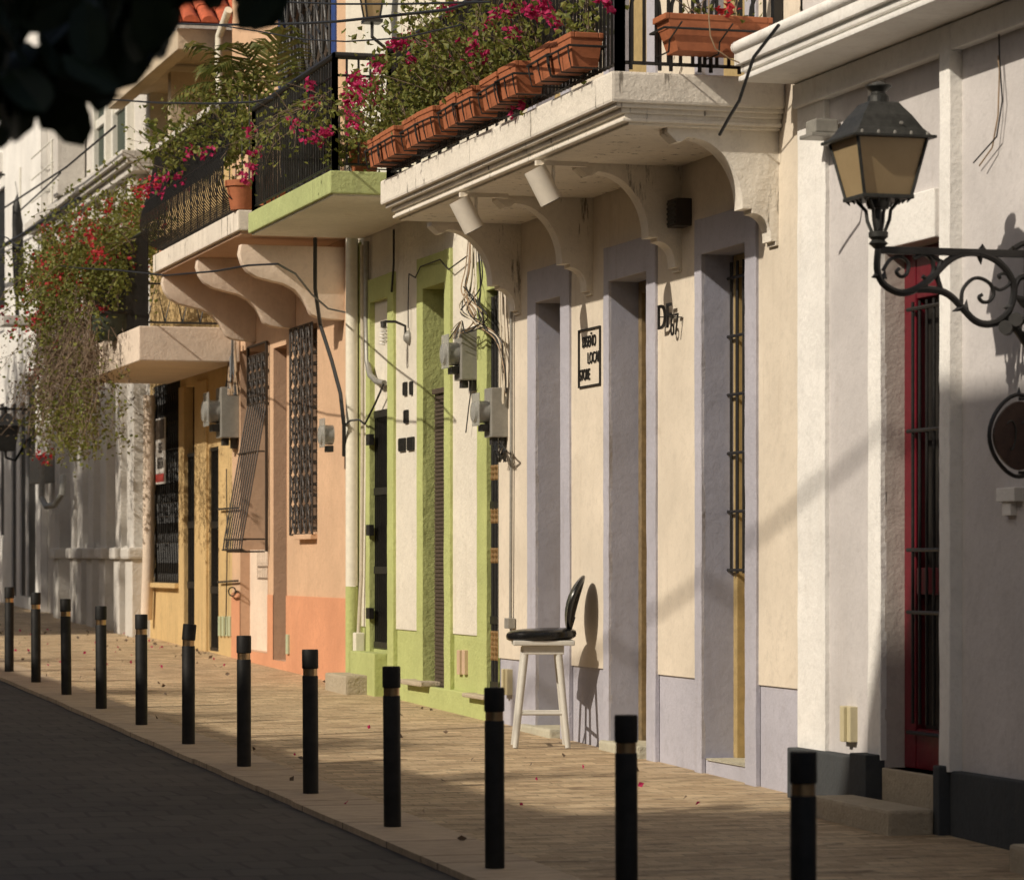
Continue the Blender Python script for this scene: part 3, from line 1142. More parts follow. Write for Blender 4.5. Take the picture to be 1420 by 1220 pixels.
# ================================================================== white house (near)
def white_house():
    y0, y1 = 9.0, Yp(1113)
    h = thing('white_house', 'white and pale grey house with pilasters, a barred red door and a dark grey plinth', 'house', (F, y1, zg(y1)))
    door = (Yp(1302, F - .075) - .02, Yp(1220, F - .03), .62, Zp(1255, 340))
    ZT = 8.0
    w = MB(); facade(w, y0, y1, zg(y0) - .4, ZT, [door], F)
    obj('wall', w, 'grey_render', h)
    b = MB(); body(b, y0, y1, ZT); obj('house_mass', b, 'grey_render', h)
    zc = 4.56
    # pilasters
    for (pa, pb, pr, mat) in ((1113, 1143, .032, 'white_render'), (1203, 1220, .03, 'white_render'), (1302, 1316, .075, 'white_render')):
        m = MB(); wob_box(m, F - pr, F + .01, Yp(pb, F - pr), y1 + .004 if pa == 1113 else Yp(pa, F - pr), .66, zc - .02, .005)
        obj('pilaster', m, mat, h)
    m = MB(); m.box(F - .068, F + .01, y0, y1 - .002, zc - .14, zc, .012); obj('frieze', m, 'white_render', h)
    m = MB(); m.box(F - .027, F + .01, Yp(1302), door[1] - .002, door[3], Zp(1260, 272), .008); obj('door_lintel', m, 'white_render', h)
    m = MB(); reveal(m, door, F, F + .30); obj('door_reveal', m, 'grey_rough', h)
    # plinth
    m = MB()
    for a, b_ in ((Yp(1203) + .0, y1 - .002), (y0, Yp(1332))):
        m.box(F - .10 if a > y0 else F - .06, F + .01, a, b_, zg(y0) - .3, .665, .01)
    m.box(F - .115, F + .30, door[1] + .002, Yp(1204), zg(y0) - .3, .69, .008)
    m.box(F - .12, F + .10, Yp(1331), door[0], zg(y0) - .3, .69, .008)
    obj('plinth', m, 'charcoal_plinth', h)
    # red door
    xd = F + .115
    m = MB(); m.box(xd + .06, xd + .12, door[0] - .02, door[1] + .02, door[2] - .1, door[3] + .05); d = obj('door', m, 'dark_door', h)
    m = MB()
    m.box(xd, xd + .07, door[1] - .16, door[1], door[2], door[3], .008); m.box(xd, xd + .07, door[0], door[0] + .10, door[2], door[3], .008)
    for z0, z1 in ((door[2], door[2] + .22), (Zp(1285, 825), Zp(1285, 787)), (door[3] - .28, door[3])):
        m.box(xd + .004, xd + .068, door[0] + .10, door[1] - .16, z0, z1, .01)
    obj('door_frame', m, 'red_paint', d)
    m = MB()
    for i in range(8):
        y = door[0] + .08 + i * (door[1] - door[0] - .26) / 7
        m.tube([(xd - .025, y, door[2] + .25), (xd - .025, y, door[3] - .30)], .009, 6)
    for py in (422, 594, 762, 850, 1020):
        z = Zp(1278, py)
        m.tube([(xd - .03, door[0] + .01, z), (xd - .03, door[1] - .12, z)], .012, 6)
    obj('window_bars', m, 'iron_black', d)
    m = MB(); m.box(F - .02, F + .32, door[0] + .002, door[1] - .002, zg(y0) - .2, door[2] - .0, .008); obj('threshold', m, 'stone_step', h)
    # cornice
    XC, yc = 6.76 * C, y1 + .02
    m = MB()
    for ins, za, zb in ((.0, 4.66, 4.74), (.03, 4.62, 4.662), (.055, 4.595, 4.622), (.02, 4.565, 4.597)):
        m.box(XC + ins, F + .012, y0, yc - ins, za, zb, .008)
    m.tube([(XC + .01, y0, 4.765), (XC + .01, yc - .02, 4.765)], .038, 12)
    m.box(XC + .02, F + .012, y0, yc - .02, 4.738, 4.79)
    obj('cornice', m, 'white_render', h, True)
    return h, door


WH, WDOOR = white_house()

# stone steps before the red door
def block(name, lab, cat, x0, x1, y0, y1, z1, mat='stone_step', bev=.02):
    m = MB(); m.box(x0, x1, y0, y1, zg(y0) - .2, z1, bev)
    return tag(obj(name, m, mat, base=(x0, y0, zg(y0))), lab, cat)


block('stone_step', 'low worn stone step on the pavement before the red door', 'step', 6.535, F - .125, 15.7, 16.8, zg(16) + .16)
ys1 = 14.06
block('stone_block', 'pale stone block at the foot of the dark grey plinth, cut by the right edge', 'step', 6.465, F - .07, ys1 - 1.4, ys1, zg(ys1) + .16)
block('step_block', 'big rough concrete step block on the pavement before the green house', 'step', 6.565, F - .03, 28.3, 29.15, zg(28.5) + .20)


# floodlight high on the white wall
c = P(1160, 180, F)
t = thing('floodlight', 'small grey floodlight on the white house wall behind the street lamp head', 'floodlight', tuple(c))
m = MB(); m.box(F - .16, F - .02, c.y - .08, c.y + .08, c.z - .03, c.z + .05, .01); obj('housing', m, 'meter_grey', t)
m = MB(); m.box(F - .19, F - .04, c.y - .10, c.y + .10, c.z - .055, c.z - .032, .006); obj('reflector', m, 'pipe_grey', t)
m = MB(); m.tube([(F, c.y, c.z), (F - .08, c.y, c.z)], .018, 8); obj('bracket', m, 'pipe_grey', t)


# street lamp ------------------------------------------------------------
def street_lamp():
    YL = 14.76
    def q(u, v):
        return tuple(PY(1180 + u / 5.546, 300 + v / 5.546, YL))
    lc = PY(1218, 300, YL)
    Z = lambda py: CH + (HY - py) * (lc.x * S + YL * C) / FPX
    t = thing('street_lamp', 'black iron street lamp with amber glass lantern on a scrolled wall bracket', 'street lamp', (F, YL, Z(345)))
    m = MB()
    # main bar and the big S of the bracket
    wx = F
    zb = q(0, 250)[2]
    m.box(q(200, 0)[0], wx, YL - .016, YL + .016, zb - .02, zb + .016, .004)
    def sm(pts, n=4):
        pts = [np.array(p, float) for p in pts]
        out = []
        for i in range(len(pts) - 1):
            p0, p1, p2, p3 = pts[max(i - 1, 0)], pts[i], pts[i + 1], pts[min(i + 2, len(pts) - 1)]
            for k in range(n):
                u = k / n
                out.append(.5 * ((2 * p1) + (-p0 + p2) * u + (2 * p0 - 5 * p1 + 4 * p2 - p3) * u * u + (-p0 + 3 * p1 - 3 * p2 + p3) * u ** 3))
        out.append(pts[-1])
        return out
    big = [(222, 190), (205, 300), (205, 430), (260, 530), (380, 588), (500, 560), (620, 470), (740, 350), (850, 290), (980, 285), (1120, 340), (1220, 450), (1255, 570), (1220, 720), (1140, 805), (1040, 830), (950, 800), (870, 720), (780, 625), (700, 578), (600, 562), (510, 562)]
    m.tube(sm([q(*a) for a in big]), .0185, 8)
    for pts, r in (([(245, 420), (300, 335), (380, 312), (440, 360), (430, 440), (385, 465), (350, 430), (372, 398)], .010),
                   ([(480, 325), (560, 290), (620, 335), (635, 420), (595, 482), (548, 462)], .012),
                   ([(850, 670), (858, 570), (920, 492), (990, 476), (1070, 520), (1098, 600), (1060, 655), (1010, 658), (985, 622), (1010, 602)], .010),
                   ([(1098, 548), (1150, 566), (1215, 525), (1222, 470), (1180, 440), (1135, 455), (1150, 480)], .009),
                   ([(690, 350), (662, 450), (690, 555)], .013),
                   ([(290, 262), (430, 262), (560, 275), (650, 325), (720, 350), (800, 285)], .011),
                   ([(1240, 250), (1180, 285), (1120, 265)], .011),
                   ([(1290, 640), (1330, 690), (1390, 720)], .012)):
        m.tube(sm([q(*a) for a in pts]), r, 6)
    for a, b in (((205, 450), (158, 470)), ((990, 290), (1000, 372)), ((850, 700), (778, 732)), ((880, 730), (890, 640)), ((250, 480), (262, 412)), ((1010, 250), (1012, 212)), ((1230, 690), (1170, 705))):
        m.tube([q(*a), q((a[0] + b[0]) / 2, (a[1] + b[1]) / 2 + 3), q(*b)], .02, 6, .002)
    # mount at the wall
    x1 = q(1290, 0)[0]
    m.box(wx - .03, wx, YL - .05, YL + .05, q(0, 1050)[2], q(0, 190)[2], .006)
    m.tube(sm([q(1250, 250), q(1330, 210), (wx - .02, YL, q(0, 200)[2])]), .016, 6)
    m.tube(sm([q(1255, 560), q(1290, 480), (wx - .02, YL, q(0, 420)[2])]), .016, 6)
    m.tube(sm([q(1190, 780), q(1290, 890), (wx - .02, YL, q(0, 1000)[2])]), .02, 6)
    m.tube(sm([q(1250, 620), q(1330, 640), (wx - .02, YL, q(0, 640)[2])]), .014, 6)
    obj('scroll_bracket', m, 'iron_black', t, True)
    m = MB()
    for u, v in ((1190, 860), (1270, 800)):
        a = Vector(q(u, v))
        m.tube([a + Vector((-.03, -.06, .0)), a + Vector((.03, .05, 0))], .035, 12)
    obj('flood_bulbs', m, 'meter_dark', t, True)
    # lantern
    x, y = lc.x, YL
    m = MB()
    m.lathe((x, y, 0), [(.02, Z(345)), (.048, Z(338)), (.032, Z(333)), (.048, Z(329)), (.048, Z(322)), (.035, Z(321))], 16)
    for a in range(4):
        an = math.pi / 4 + a * math.pi / 2
        dx, dy = math.cos(an), math.sin(an)
        m.tube([(x + dx * .035, y + dy * .035, Z(321)), (x + dx * .058, y + dy * .058, Z(306)), (x + dx * .065, y + dy * .065, Z(292)), (x + dx * .11, y + dy * .11, Z(279))], .009, 6)
    m.tube([(x, y, Z(320)), (x, y, Z(276))], .017, 8)
    m.lathe((x, y, 0), [(.05, Z(290)), (.06, Z(284)), (.06, Z(277))], 12)
    for a in range(16):
        an = a * math.pi / 8
        k = .118 / max(abs(math.cos(an)), abs(math.sin(an)))
        m.tube([(x + math.cos(an) * k, y + math.sin(an) * k, Z(276)), (x + math.cos(an) * k * .9, y + math.sin(an) * k * .9, Z(283))], .012, 5, .003)
    obj('holder', m, 'lamp_metal', t, True)
    m = MB()
    zb0, zt0 = Z(275), Z(195)
    hb, ht = .122, .182
    for sx, sy in ((1, 1), (1, -1), (-1, 1), (-1, -1)):
        m.tube([(x + sx * hb, y + sy * hb, zb0), (x + sx * ht, y + sy * ht, zt0)], .0085, 6)
    m.box(x - hb - .012, x + hb + .012, y - hb - .012, y + hb + .012, zb0 - .012, zb0 + .008, .004)
    m.box(x - .218, x + .218, y - .218, y + .218, zt0 - .008, zt0 + .008, .006)
    obj('frame', m, 'lamp_metal', t)
    m = MB(); m.frustum((x, y), zb0 + .008, zt0 - .008, hb - .004, hb - .004, ht - .005, ht - .005); obj('amber_panes', m, 'amber_glass', t)
    m = MB()
    lv = [(.20, 195), (.165, 182), (.125, 163), (.09, 150), (.076, 144)]
    for (a, p0), (b, p1) in zip(lv, lv[1:]):
        m.frustum((x, y), Z(p0) + (.006 if a == .20 else 0), Z(p1), a, a, b, b)
    m.lathe((x, y, 0), [(.055, Z(145)), (.052, Z(134)), (.036, Z(131)), (.036, Z(128)), (.066, Z(121)), (.066, Z(119)), (.04, Z(117)), (.02, Z(114)), (.002, Z(113))], 18)
    obj('roof', m, 'lamp_metal', t)
    m = MB()
    for sx in np.linspace(-.17, .17, 5):
        m.lathe((x + sx, y - .21, zt0 + .012), [(.007, -.005), (.008, .006), (.002, .012)], 8)
    m.lathe((x + .05, y - .168, Z(176)), [(.008, -.006), (.008, .006)], 8, 'y')
    obj('rivets', m, 'meter_grey', t)


street_lamp()


# oval hanging sign
def oval_sign():
    Y = Yp(1412, F - .16) - .0
    c = PY(1413, 604, Y)
    t = thing('oval_sign', 'dark brown oval hanging sign with iron rim on the shaded white wall', 'sign', tuple(c))
    zf = c.x * S + Y * C
    k = zf / FPX
    a, b = 43 * k * 1.04, 57 * k
    m = MB()
    n = 36
    ring = [(c.x + a * math.cos(i * 2 * math.pi / n) * (1 - .20 * math.sin(i * 2 * math.pi / n) ** 2), Y, c.z + b * math.sin(i * 2 * math.pi / n)) for i in range(n + 1)]
    m.tube(ring, .011, 6)
    m.tube([(c.x, Y, c.z + b), (c.x, Y, c.z + b + .035)], .014, 8, .002)
    m.tube([(c.x, Y, c.z + b - .02), (F, Y, c.z + b - .02)], .010, 6)
    m.tube([(c.x, Y, c.z - b + .02), (F, Y, c.z - b + .02)], .010, 6)
    obj('rim', m, 'iron_black', t, True)
    m = MB()
    n = 32
    pr = [(c.x + a * .87 * math.cos(i * 2 * math.pi / n) * (1 - .20 * math.sin(i * 2 * math.pi / n) ** 2), c.z + b * .84 * math.sin(i * 2 * math.pi / n)) for i in range(n)]
    m.prism_y(pr, Y - .014, Y + .014, .004)
    obj('board', m, 'sign_brown', t)
    m = MB()
    for dx in (-.045, .03):
        m.tube([(c.x + dx + .02 * math.cos(s_) * (1 + .2 * s_), Y - .017, c.z + .055 * math.sin(s_) + .01 * s_) for s_ in np.linspace(-2.5, 2.5, 14)], .004, 5)
    obj('lettering', m, 'lamp_metal', t)


oval_sign()
m = MB(); c = P(1405, 690)
m.box(F - .05, F + .01, c.y - .12, c.y + .10, c.z - .02, c.z + .05, .005); m.box(F - .035, F + .01, c.y - .04, c.y + .06, c.z - .09, c.z - .02, .005)
tag(obj('wall_corbel', m, 'white_render', base=tuple(c)), 'small stepped plaster corbel on the wall under the oval sign', 'corbel')


# ================================================================== green house
def green_house():
    y0, y1 = Yp(693), Yp(481)
    h = thing('green_house', 'white house with bright green door frames, green base and a green balcony slab', 'house', (F, y0, zg(y0)))
    ZT, ZD = 9.0, 1.165
    d1 = (Yp(543), Yp(518), .98, Zp(530, 416))
    d2 = (Yp(622), Yp(592), .66, Zp(605, 397))
    d3 = (Yp(693) + .004, Yp(681), .60, 3.9)
    ops = [d1, d2, d3]
    w = MB(); facade(w, y0, y1, ZD, ZT, ops, F - .012)
    lip(w, y0, y1, ZD, ops, F - .012, F); obj('wall', w, 'green_white', h)
    w = MB(); facade(w, y0, y1, zg(y0) - .4, ZD, ops, F); obj('base', w, 'green_paint', h)
    b = MB(); body(b, y0, y1, ZT); obj('house_mass', b, 'green_white', h)
    zb = zg(y0) - .2
    for d, outs, top in ((d1, (Yp(551), Yp(513)), Zp(530, 384)), (d2, (Yp(630), Yp(584)), Zp(605, 353)), (d3, (Yp(693) + .0, Yp(668)), 4.15)):
        s = MB(); surround(s, d, outs, top, F - .012, .03, bottom=zb, near=d is not d3); so = obj('door_surround', s, 'green_paint', h)
        r = MB(); reveal(r, d, F - .012, F + .28); obj('reveal', r, 'green_paint', so)
    m = MB(); m.box(F - .03, F + .01, Yp(503), Yp(497), zb, 4.7, .005); obj('edge_strip', m, 'green_paint', h)
    # boarded transom and metal gate of the first door
    zt = Zp(533, 568)
    m = MB(); m.box(F + .012, F + .06, d1[0], d1[1], zt, d1[3]); obj('transom_panel', m, 'green_white', h)
    m = MB(); m.box(F + .04, F + .08, d1[0], d1[1], d1[2], zt - .02); g = obj('door', m, 'dark_door', h, label='black barred metal door under a boarded white transom')
    m = MB()
    for i in range(9):
        y = d1[0] + .03 + i * (d1[1] - d1[0] - .06) / 8
        m.box(F + .005, F + .025, y - .008, y + .008, d1[2] + .02, zt - .03)
    for py in (572, 680, 790, 895):
        z = Zp(533, py); m.box(F + .0, F + .03, d1[0] + .005, d1[1] - .005, z - .035, z + .03)
    obj('gate_bars', m, 'iron_black', g)
    m = MB()
    for py in (610, 735, 850):
        c = P(519, py); m.box(F - .075, F - .03, c.y - .12, c.y + .02, c.z - .05, c.z + .05, .004)
    obj('hinge', m, 'iron_black', g)
    # second door: brown mesh screen
    m = MB(); m.box(F + .22, F + .27, d2[0], d2[1], d2[2], d2[3]); obj('door', m, 'brown_door', h)
    zs = Zp(607, 545)
    m = MB(); m.box(F + .045, F + .075, d2[0] + .004, d2[1] - .10, d2[2] - .02, zs)
    s_ = obj('screen', m, 'brown_door', h, label='tall brown slatted metal screen in the doorway')
    m = MB()
    z = d2[2] + .02
    while z < zs - .03:
        m.box(F + .036, F + .046, d2[0] + .02, d2[1] - .115, z, z + .018); z += .034
    m.box(F + .02, F + .08, d2[0] + .003, d2[1] - .09, zs, zs + .045, .004)
    obj('slats', m, 'brown_door', s_)
    # iron gate with gold collars
    m = MB(); m.box(F + .05, F + .1, d3[0], d3[1], d3[2], d3[3]); g = obj('door', m, 'dark_door', h, label='black iron gate with gilded collars at the near edge of the green house')
    m, go = MB(), MB()
    for i in range(3):
        y = d3[0] + .03 + i * .09
        m.tube([(F + .005, y, d3[2]), (F + .005, y, d3[3] - .05)], .016, 6)
        for py in (655, 715, 770, 885, 905):
            zc = Zp(687, py)
            go.lathe((F + .005, y, zc), [(.017, -.06), (.022, -.045), (.0165, -.02), (.021, 0), (.0165, .02), (.022, .045), (.017, .06)], 8)
    for py in (560, 700, 860, 950):
        z = Zp(687, py); m.box(F - .01, F + .03, d3[0], d3[1], z - .03, z + .03)
    obj('gate_bars', m, 'iron_black', g); obj('gold_collars', go, 'gold_wood', g)
    # green kerb ledge and sills
    m = MB(); m.box(F - .05, F + .01, y0 + .02, Yp(551), zg(y0) - .3, zg(y0) + .24, .012); obj('ledge', m, 'green_paint', h)
    m = MB(); m.box(F - .13, F + .05, Yp(604), Yp(574), Zp(590, 950), Zp(590, 943), .012); obj('door_sill', m, 'stone_step', h)
    m = MB(); m.box(F - .12, F + .05, Yp(690), Yp(660), Zp(675, 968), Zp(675, 962), .012); obj('door_sill', m, 'stone_step', h)
    m = MB(); m.box(F - .16, F - .03, Yp(543), Yp(509), zg(y0) - .1, Zp(530, 904), .012); obj('door_step', m, 'green_paint', h)
    # balcony
    XG = 6.07 * C
    yn, yf = Yp(458, XG), Yp(344, XG)
    m = MB(); m.box(XG, F - .016, yn, yf, 4.745, 4.93, .012); bo = obj('balcony', m, 'green_slab', h)
    m = MB(); m.box(XG + .03, F - .017, yn + .03, yf - .03, 4.728, 4.747); obj('soffit', m, 'green_white', bo)
    m = MB(); bars_rail(m, [(F - .05, yn + .05), (XG + .05, yn + .05), (XG + .05, yf - .05), (F - .05, yf - .05)], 4.93, 5.87, .095, .008, .022, .03)
    obj('railing', m, 'iron_black', bo)
    # upper door
    m = MB(); m.box(F - .03, F - .011, Yp(560), Yp(510), 5.0, 7.8, .005); obj('upper_door', m, 'frame_white', h)
    return XG, yn, yf


XG, GN, GF = green_house()

# pipes beside the green house
pole('drainpipe', 'cream painted drainpipe between the peach and the green house, upper length', 'drainpipe', [P(488, 330, F - .09), P(488, 812, F - .09)], .058, 'pvc_white', 16)
pole('drainpipe', 'green painted foot of the drainpipe beside the concrete step block', 'drainpipe', [P(488, 813, F - .09), P(488, 932, F - .09)], .060, 'green_paint', 16)
pole('cable_duct', 'dark grey cable duct curving down the white wall beside the green door', 'cable duct', [P(508, 335, F - .05), P(508, 440, F - .05), P(509, 500, F - .05), P(513, 520, F - .06), P(522, 529, F - .07), P(533, 531, F - .04)], .026, 'pipe_grey', 10)
pole('conduit', 'white conduit leaning along the green house wall down to the door step', 'conduit', [P(502, 340, F - .05), P(503, 600, F - .05), P(501, 800, F - .05), P(497, 880, F - .07)], .018, 'cable_white', 8)
pole('conduit', 'thin white conduit on the white panel beside the iron gate', 'conduit', [P(662, 640, F - .03), P(663, 760, F - .03), P(663, 875, F - .03)], .009, 'cable_white', 6)
m = MB(); c = P(497, 898, F - .08); m.box(F - .12, F - .03, c.y - .05, c.y + .06, c.z - .13, c.z + .14, .01)
tag(obj('pipe_cover', m, 'pvc_white', base=tuple(c)), 'pale box covering the conduit end above the concrete step block', 'pipe cover')
for i, (px, lab) in enumerate(((640, 'narrow pinkish cover strip on the green base, nearer the brown screen'), (647, 'narrow pinkish cover strip on the green base, nearer the iron gate'))):
    c = P(px, 918)
    m = MB(); m.box(F - .03, F + .01, c.y - .045, c.y + .045, c.z - .10, c.z + .10, .004)
    tag(obj('cover_strip', m, 'cover_pink', base=tuple(c)), lab, 'cover strip', 'cover strips on the green base')

# dark metal lettering on the green house wall (illegible at this distance: five small openwork blocks)
t = thing('wall_lettering', 'rows of small dark metal lettering on the white wall between two green doors', 'lettering', tuple(P(566, 575)))
for px, py, w, hh in ((565, 539, 5, 15), (573.5, 538, 3.5, 15), (566.5, 577.5, 5.5, 15), (561, 616.5, 9, 15), (573, 615, 9, 15)):
    m = MB()
    a, b = Yp(px + w / 2), Yp(px - w / 2)
    zc = Zp(px, py); hz = hh / 2 * 29 / FPX
    n = max(2, int(w / 1.8))
    for i in range(n):
        y = a + (b - a) * (i + .5) / n
        ww = (b - a) / n * .38
        m.box(F - .032, F - .012, y - ww, y + ww, zc - hz, zc + hz)
    for f in (-.95, -.1, .9):
        m.box(F - .030, F - .013, a + .01, b - .01, zc + hz * f - .013, zc + hz * f + .013)
    obj('letter_row', m, 'iron_black', t)

# wall lamp with spiral bulb
t = thing('wall_lamp', 'small bent-arm wall lamp with a white spiral bulb on the green house', 'wall lamp', tuple(P(568, 468)))
c = P(568, 468, F - .012)
m = MB(); m.lathe((F - .012, c.y, c.z), [(.06, 0), (.06, -.02), (.03, -.05)], 14, 'x'); obj('wall_plate', m, 'meter_grey', t, True)
c1, c2 = PY(562, 452, c.y), PY(548, 446, c.y)
c3, c4 = PY(535, 446, c.y), PY(528, 448, c.y)
m = MB(); m.tube([(F - .05, c.y, c.z), c1, c2, c3, c4], .012, 8); m.tube([c3 + Vector((-.02, 0, -.01)), c3 + Vector((-.02, 0, -.05))], .026, 10); obj('arm', m, 'meter_dark', t, True)
m = MB(); b0 = c3 + Vector((-.02, 0, -.05))
m.tube([(b0.x + .028 * math.cos(a), b0.y + .028 * math.sin(a), b0.z - .008 * a * .62) for a in np.linspace(0, 30, 90)], .009, 5)
obj('spiral_bulb', m, 'bulb_white', t, True)


# electric meters ---------------------------------------------------------
def meter(px, py, lab, s=1.0, box=True, glass=True):
    c = P(px, py, F - .02)
    t = thing('electric_meter', lab, 'electric meter', tuple(c), 'electric meters on the house fronts')
    x = F - .02
    if box:
        m = MB(); m.box(x - .16 * s, x + .02, c.y - .17 * s, c.y + .10 * s, c.z - .26 * s, c.z + .22 * s, .008); obj('cabinet', m, 'meter_grey', t)
        m = MB(); m.box(x - .05 * s, x + .01, c.y - .10 * s, c.y - .04 * s, c.z - .36 * s, c.z - .262 * s); m.box(x - .12 * s, x - .06 * s, c.y - .05 * s, c.y + .05 * s, c.z - .33 * s, c.z - .262 * s)
        obj('cable_gland', m, 'meter_dark', t)
    if glass:
        g = MB(); g.lathe((x - .16 * s, c.y - .02, c.z - .01), [(.11 * s, 0), (.11 * s, -.10 * s), (.095 * s, -.15 * s), (.02, -.165 * s)], 20, 'x'); obj('glass_dome', g, 'meter_glass', t, True)
        g = MB(); g.lathe((x - .16 * s, c.y - .02, c.z - .01), [(.075 * s, -.001), (.075 * s, -.09 * s), (.03 * s, -.10 * s)], 16, 'x'); obj('dial', g, 'meter_dark', t, True)
        g = MB(); g.box(x - .23 * s, x - .161 * s, c.y - .09 * s, c.y + .07 * s, c.z - .20 * s, c.z - .13 * s, .005); obj('terminal_cover', g, 'meter_dark', t)
        g = MB(); g.box(x - .285 * s, x - .27 * s, c.y - .15 * s, c.y + .10 * s, c.z - .15 * s, c.z + .17 * s, .006); obj('front_cover', g, 'meter_glass', t)
    return c


meter(656, 490, 'grey electric meter with round glass dome below the cable tangle on the green house', .85)
meter(697, 570, 'grey electric meter at the near edge of the green house beside the iron gate', .8)
meter(480, 602, 'small glass fronted electric meter on the peach wall beside the drainpipe', .85, False)
meter(325, 570, 'tall grey electric meter cabinet where the yellow and peach houses meet', 1.15)


# ================================================================== salmon house
def salmon_house():
    y0, y1 = Yp(481), Yp(322)
    h = thing('salmon_house', 'peach rendered house with coral base, iron window grilles and scrolled balcony brackets', 'house', (F, y0, zg(y0)))
    ZT, ZD = 9.2, 1.415
    win = (Yp(440), Yp(414), Zp(425, 738), Zp(425, 452))
    door = (Yp(398), Yp(380), zg(Yp(390)) + .12, Zp(390, 480))
    rec = (Yp(372), Yp(334), zg(Yp(350)) + .15, Zp(345, 484))
    scr = (Yp(467), Yp(388), 5.0, 8.3)
    ops = [win, door, rec, scr]
    w = MB(); facade(w, y0, y1, ZD, ZT, ops, F); obj('wall', w, 'peach_render', h)
    w = MB(); facade(w, y0, y1, zg(y0) - .4, ZD, ops, F - .012)
    lip(w, y0, y1, ZD, ops, F - .012, F); obj('base', w, 'coral_paint', h)
    b = MB(); body(b, y0, y1, ZT); obj('house_mass', b, 'peach_render', h)
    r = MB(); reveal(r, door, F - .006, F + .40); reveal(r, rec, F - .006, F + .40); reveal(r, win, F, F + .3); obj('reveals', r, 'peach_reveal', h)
    m = MB(); m.box(F + .32, F + .38, door[0], door[1], door[2], door[3]); obj('door', m, 'dark_door', h)
    m = MB(); m.box(F + .28, F + .34, rec[0], rec[1], Zp(360, 760), rec[3]); wo = obj('window', m, 'window_glass', h)
    m = MB(); m.box(F + .10, F + .39, rec[0], rec[1], rec[2], Zp(360, 762), .006); obj('apron', m, 'salmon_white', h)
    # belly grille hung in front of the first window
    g = MB()
    ya, yb = rec[0] - .06, rec[1] - .55
    xf = F - .03
    zt, zm, zb = Zp(360, 478), Zp(360, 560), Zp(345, 765)
    scroll_grille(g, ya, yb, zm, Zp(360, 492), xf, 4, 3, .009)
    g.box(xf - .014, xf + .014, ya - .014, ya + .014, zb, zt); g.box(xf - .014, xf + .014, yb - .014, yb + .014, zm, zt); g.tube([(xf, ya, zt), (xf, yb, zt)], .014, 5)
    for i in range(9):
        y = ya + i * (yb - ya) / 8
        bel = .26
        g.tube([(xf, y, zm), (xf - bel, y, zb + .12), (xf - bel - .01, y, zb + .03), (xf - bel + .04, y, zb), (xf - .02, y, zb)], .009, 5)
    for z, b_ in ((zm - .52, .11), (zb + .13, .26)):
        g.tube([(xf - .02, ya, z), (xf - b_, ya, z), (xf - b_, yb, z), (xf - .02, yb, z)], .009, 5)
    g.tube([(xf - .28, ya, zb + .02), (xf - .28, yb, zb + .02)], .010, 5)
    obj('belly_grille', g, 'iron_brown', wo, label='iron grille whose lower bars slope out towards the street')
    # second window
    m = MB(); m.box(F + .2, F + .26, win[0], win[1], win[2], win[3]); wo = obj('window', m, 'brown_door', h)
    m = MB()
    z = win[2] + .03
    while z < win[3] - .05:
        m.box(F + .12, F + .2, win[0] + .02, win[1] - .02, z, z + .03); z += .11
    obj('shutter_slats', m, 'dark_door', wo)
    g = MB(); scroll_grille(g, Yp(440), Yp(409), win[2] - .02, win[3], F - .05, 4, 7, .0085); obj('scroll_grille', g, 'iron_brown', wo)
    m = MB(); m.box(F - .07, F + .1, Yp(440), Yp(416), win[2] - .07, win[2] - .02, .006); obj('window_sill', m, 'peach_render', wo)
    # balcony
    X1 = 6.085 * C
    yn, yf = Yp(330, X1), Yp(212, X1)
    m = MB(); m.box(X1, F - .005, yn, yf, 4.83, 5.02, .012); bo = obj('balcony', m, 'salmon_slab', h)
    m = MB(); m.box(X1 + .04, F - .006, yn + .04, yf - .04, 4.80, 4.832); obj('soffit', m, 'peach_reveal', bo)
    for (px, mat) in ((478, 'salmon_white'), (410, 'salmon_white'), (355, 'salmon_white')):
        ya = Yp(px)
        T = 4.80 if px < 470 else 4.726
        pts = [(F, T), (5.93, T), (5.915, T - .09), (5.94, T - .17)]
        curve = [(5.99, T - .245), (6.08, T - .30), (6.22, T - .335), (6.34, T - .36), (6.44, T - .41), (6.52, T - .49), (6.57, T - .57), (6.60, T - .635), (6.66, T - .665), (6.75, T - .68)]
        pts += curve + [(F, T - .69)]
        m = MB(); m.prism_y(pts, ya, ya + .14, .012)
        obj('bracket', m, mat, bo, True)
    # bombe railing
    rl = MB()
    XRR = X1 - .01
    zt, zb = 6.10, 5.05
    n = int((yf - yn) / .092)
    def prof(f):
        return float(np.interp(f, [0, .03, .08, .15, .24, .36, .5, .7, 1], [XRR + .2, XRR + .07, XRR - .05, XRR - .11, XRR - .135, XRR - .125, XRR - .08, XRR - .02, XRR + .03]))
    for i in range(n + 1):
        y = yn + .06 + i * (yf - yn - .12) / n
        rl.tube([(prof(f), y, zb + (zt - zb) * f) for f in (0, .03, .08, .15, .24, .36, .5, .7, 1)], .0075, 5, caps=False)
    rl.tube([(XRR + .2, yn, zb), (XRR + .2, yf, zb)], .012, 4)
    rl.tube([(prof(.5), yn, zb + .5 * (zt - zb)), (prof(.5), yf, zb + .5 * (zt - zb))], .010, 4)
    nx = int((F - XRR) / .07)
    for yy in (yn + .05, yf - .05):
        for i in range(nx):
            x = XRR + .06 + i * .07
            rl.tube([(x, yy, zb), (x, yy, zt)], .0075, 4)
    obj('railing', rl, 'iron_black', bo)
    m = MB(); m.box(XRR - .02, XRR + .08, yn + 1.2, yf, zt, zt + .06, .008); obj('handrail', m, 'far_white', bo)
    # upper doorway, blue frame with iron scroll screen
    r = MB(); reveal(r, scr, F, F + .35); obj('upper_reveal', r, 'peach_reveal', h)
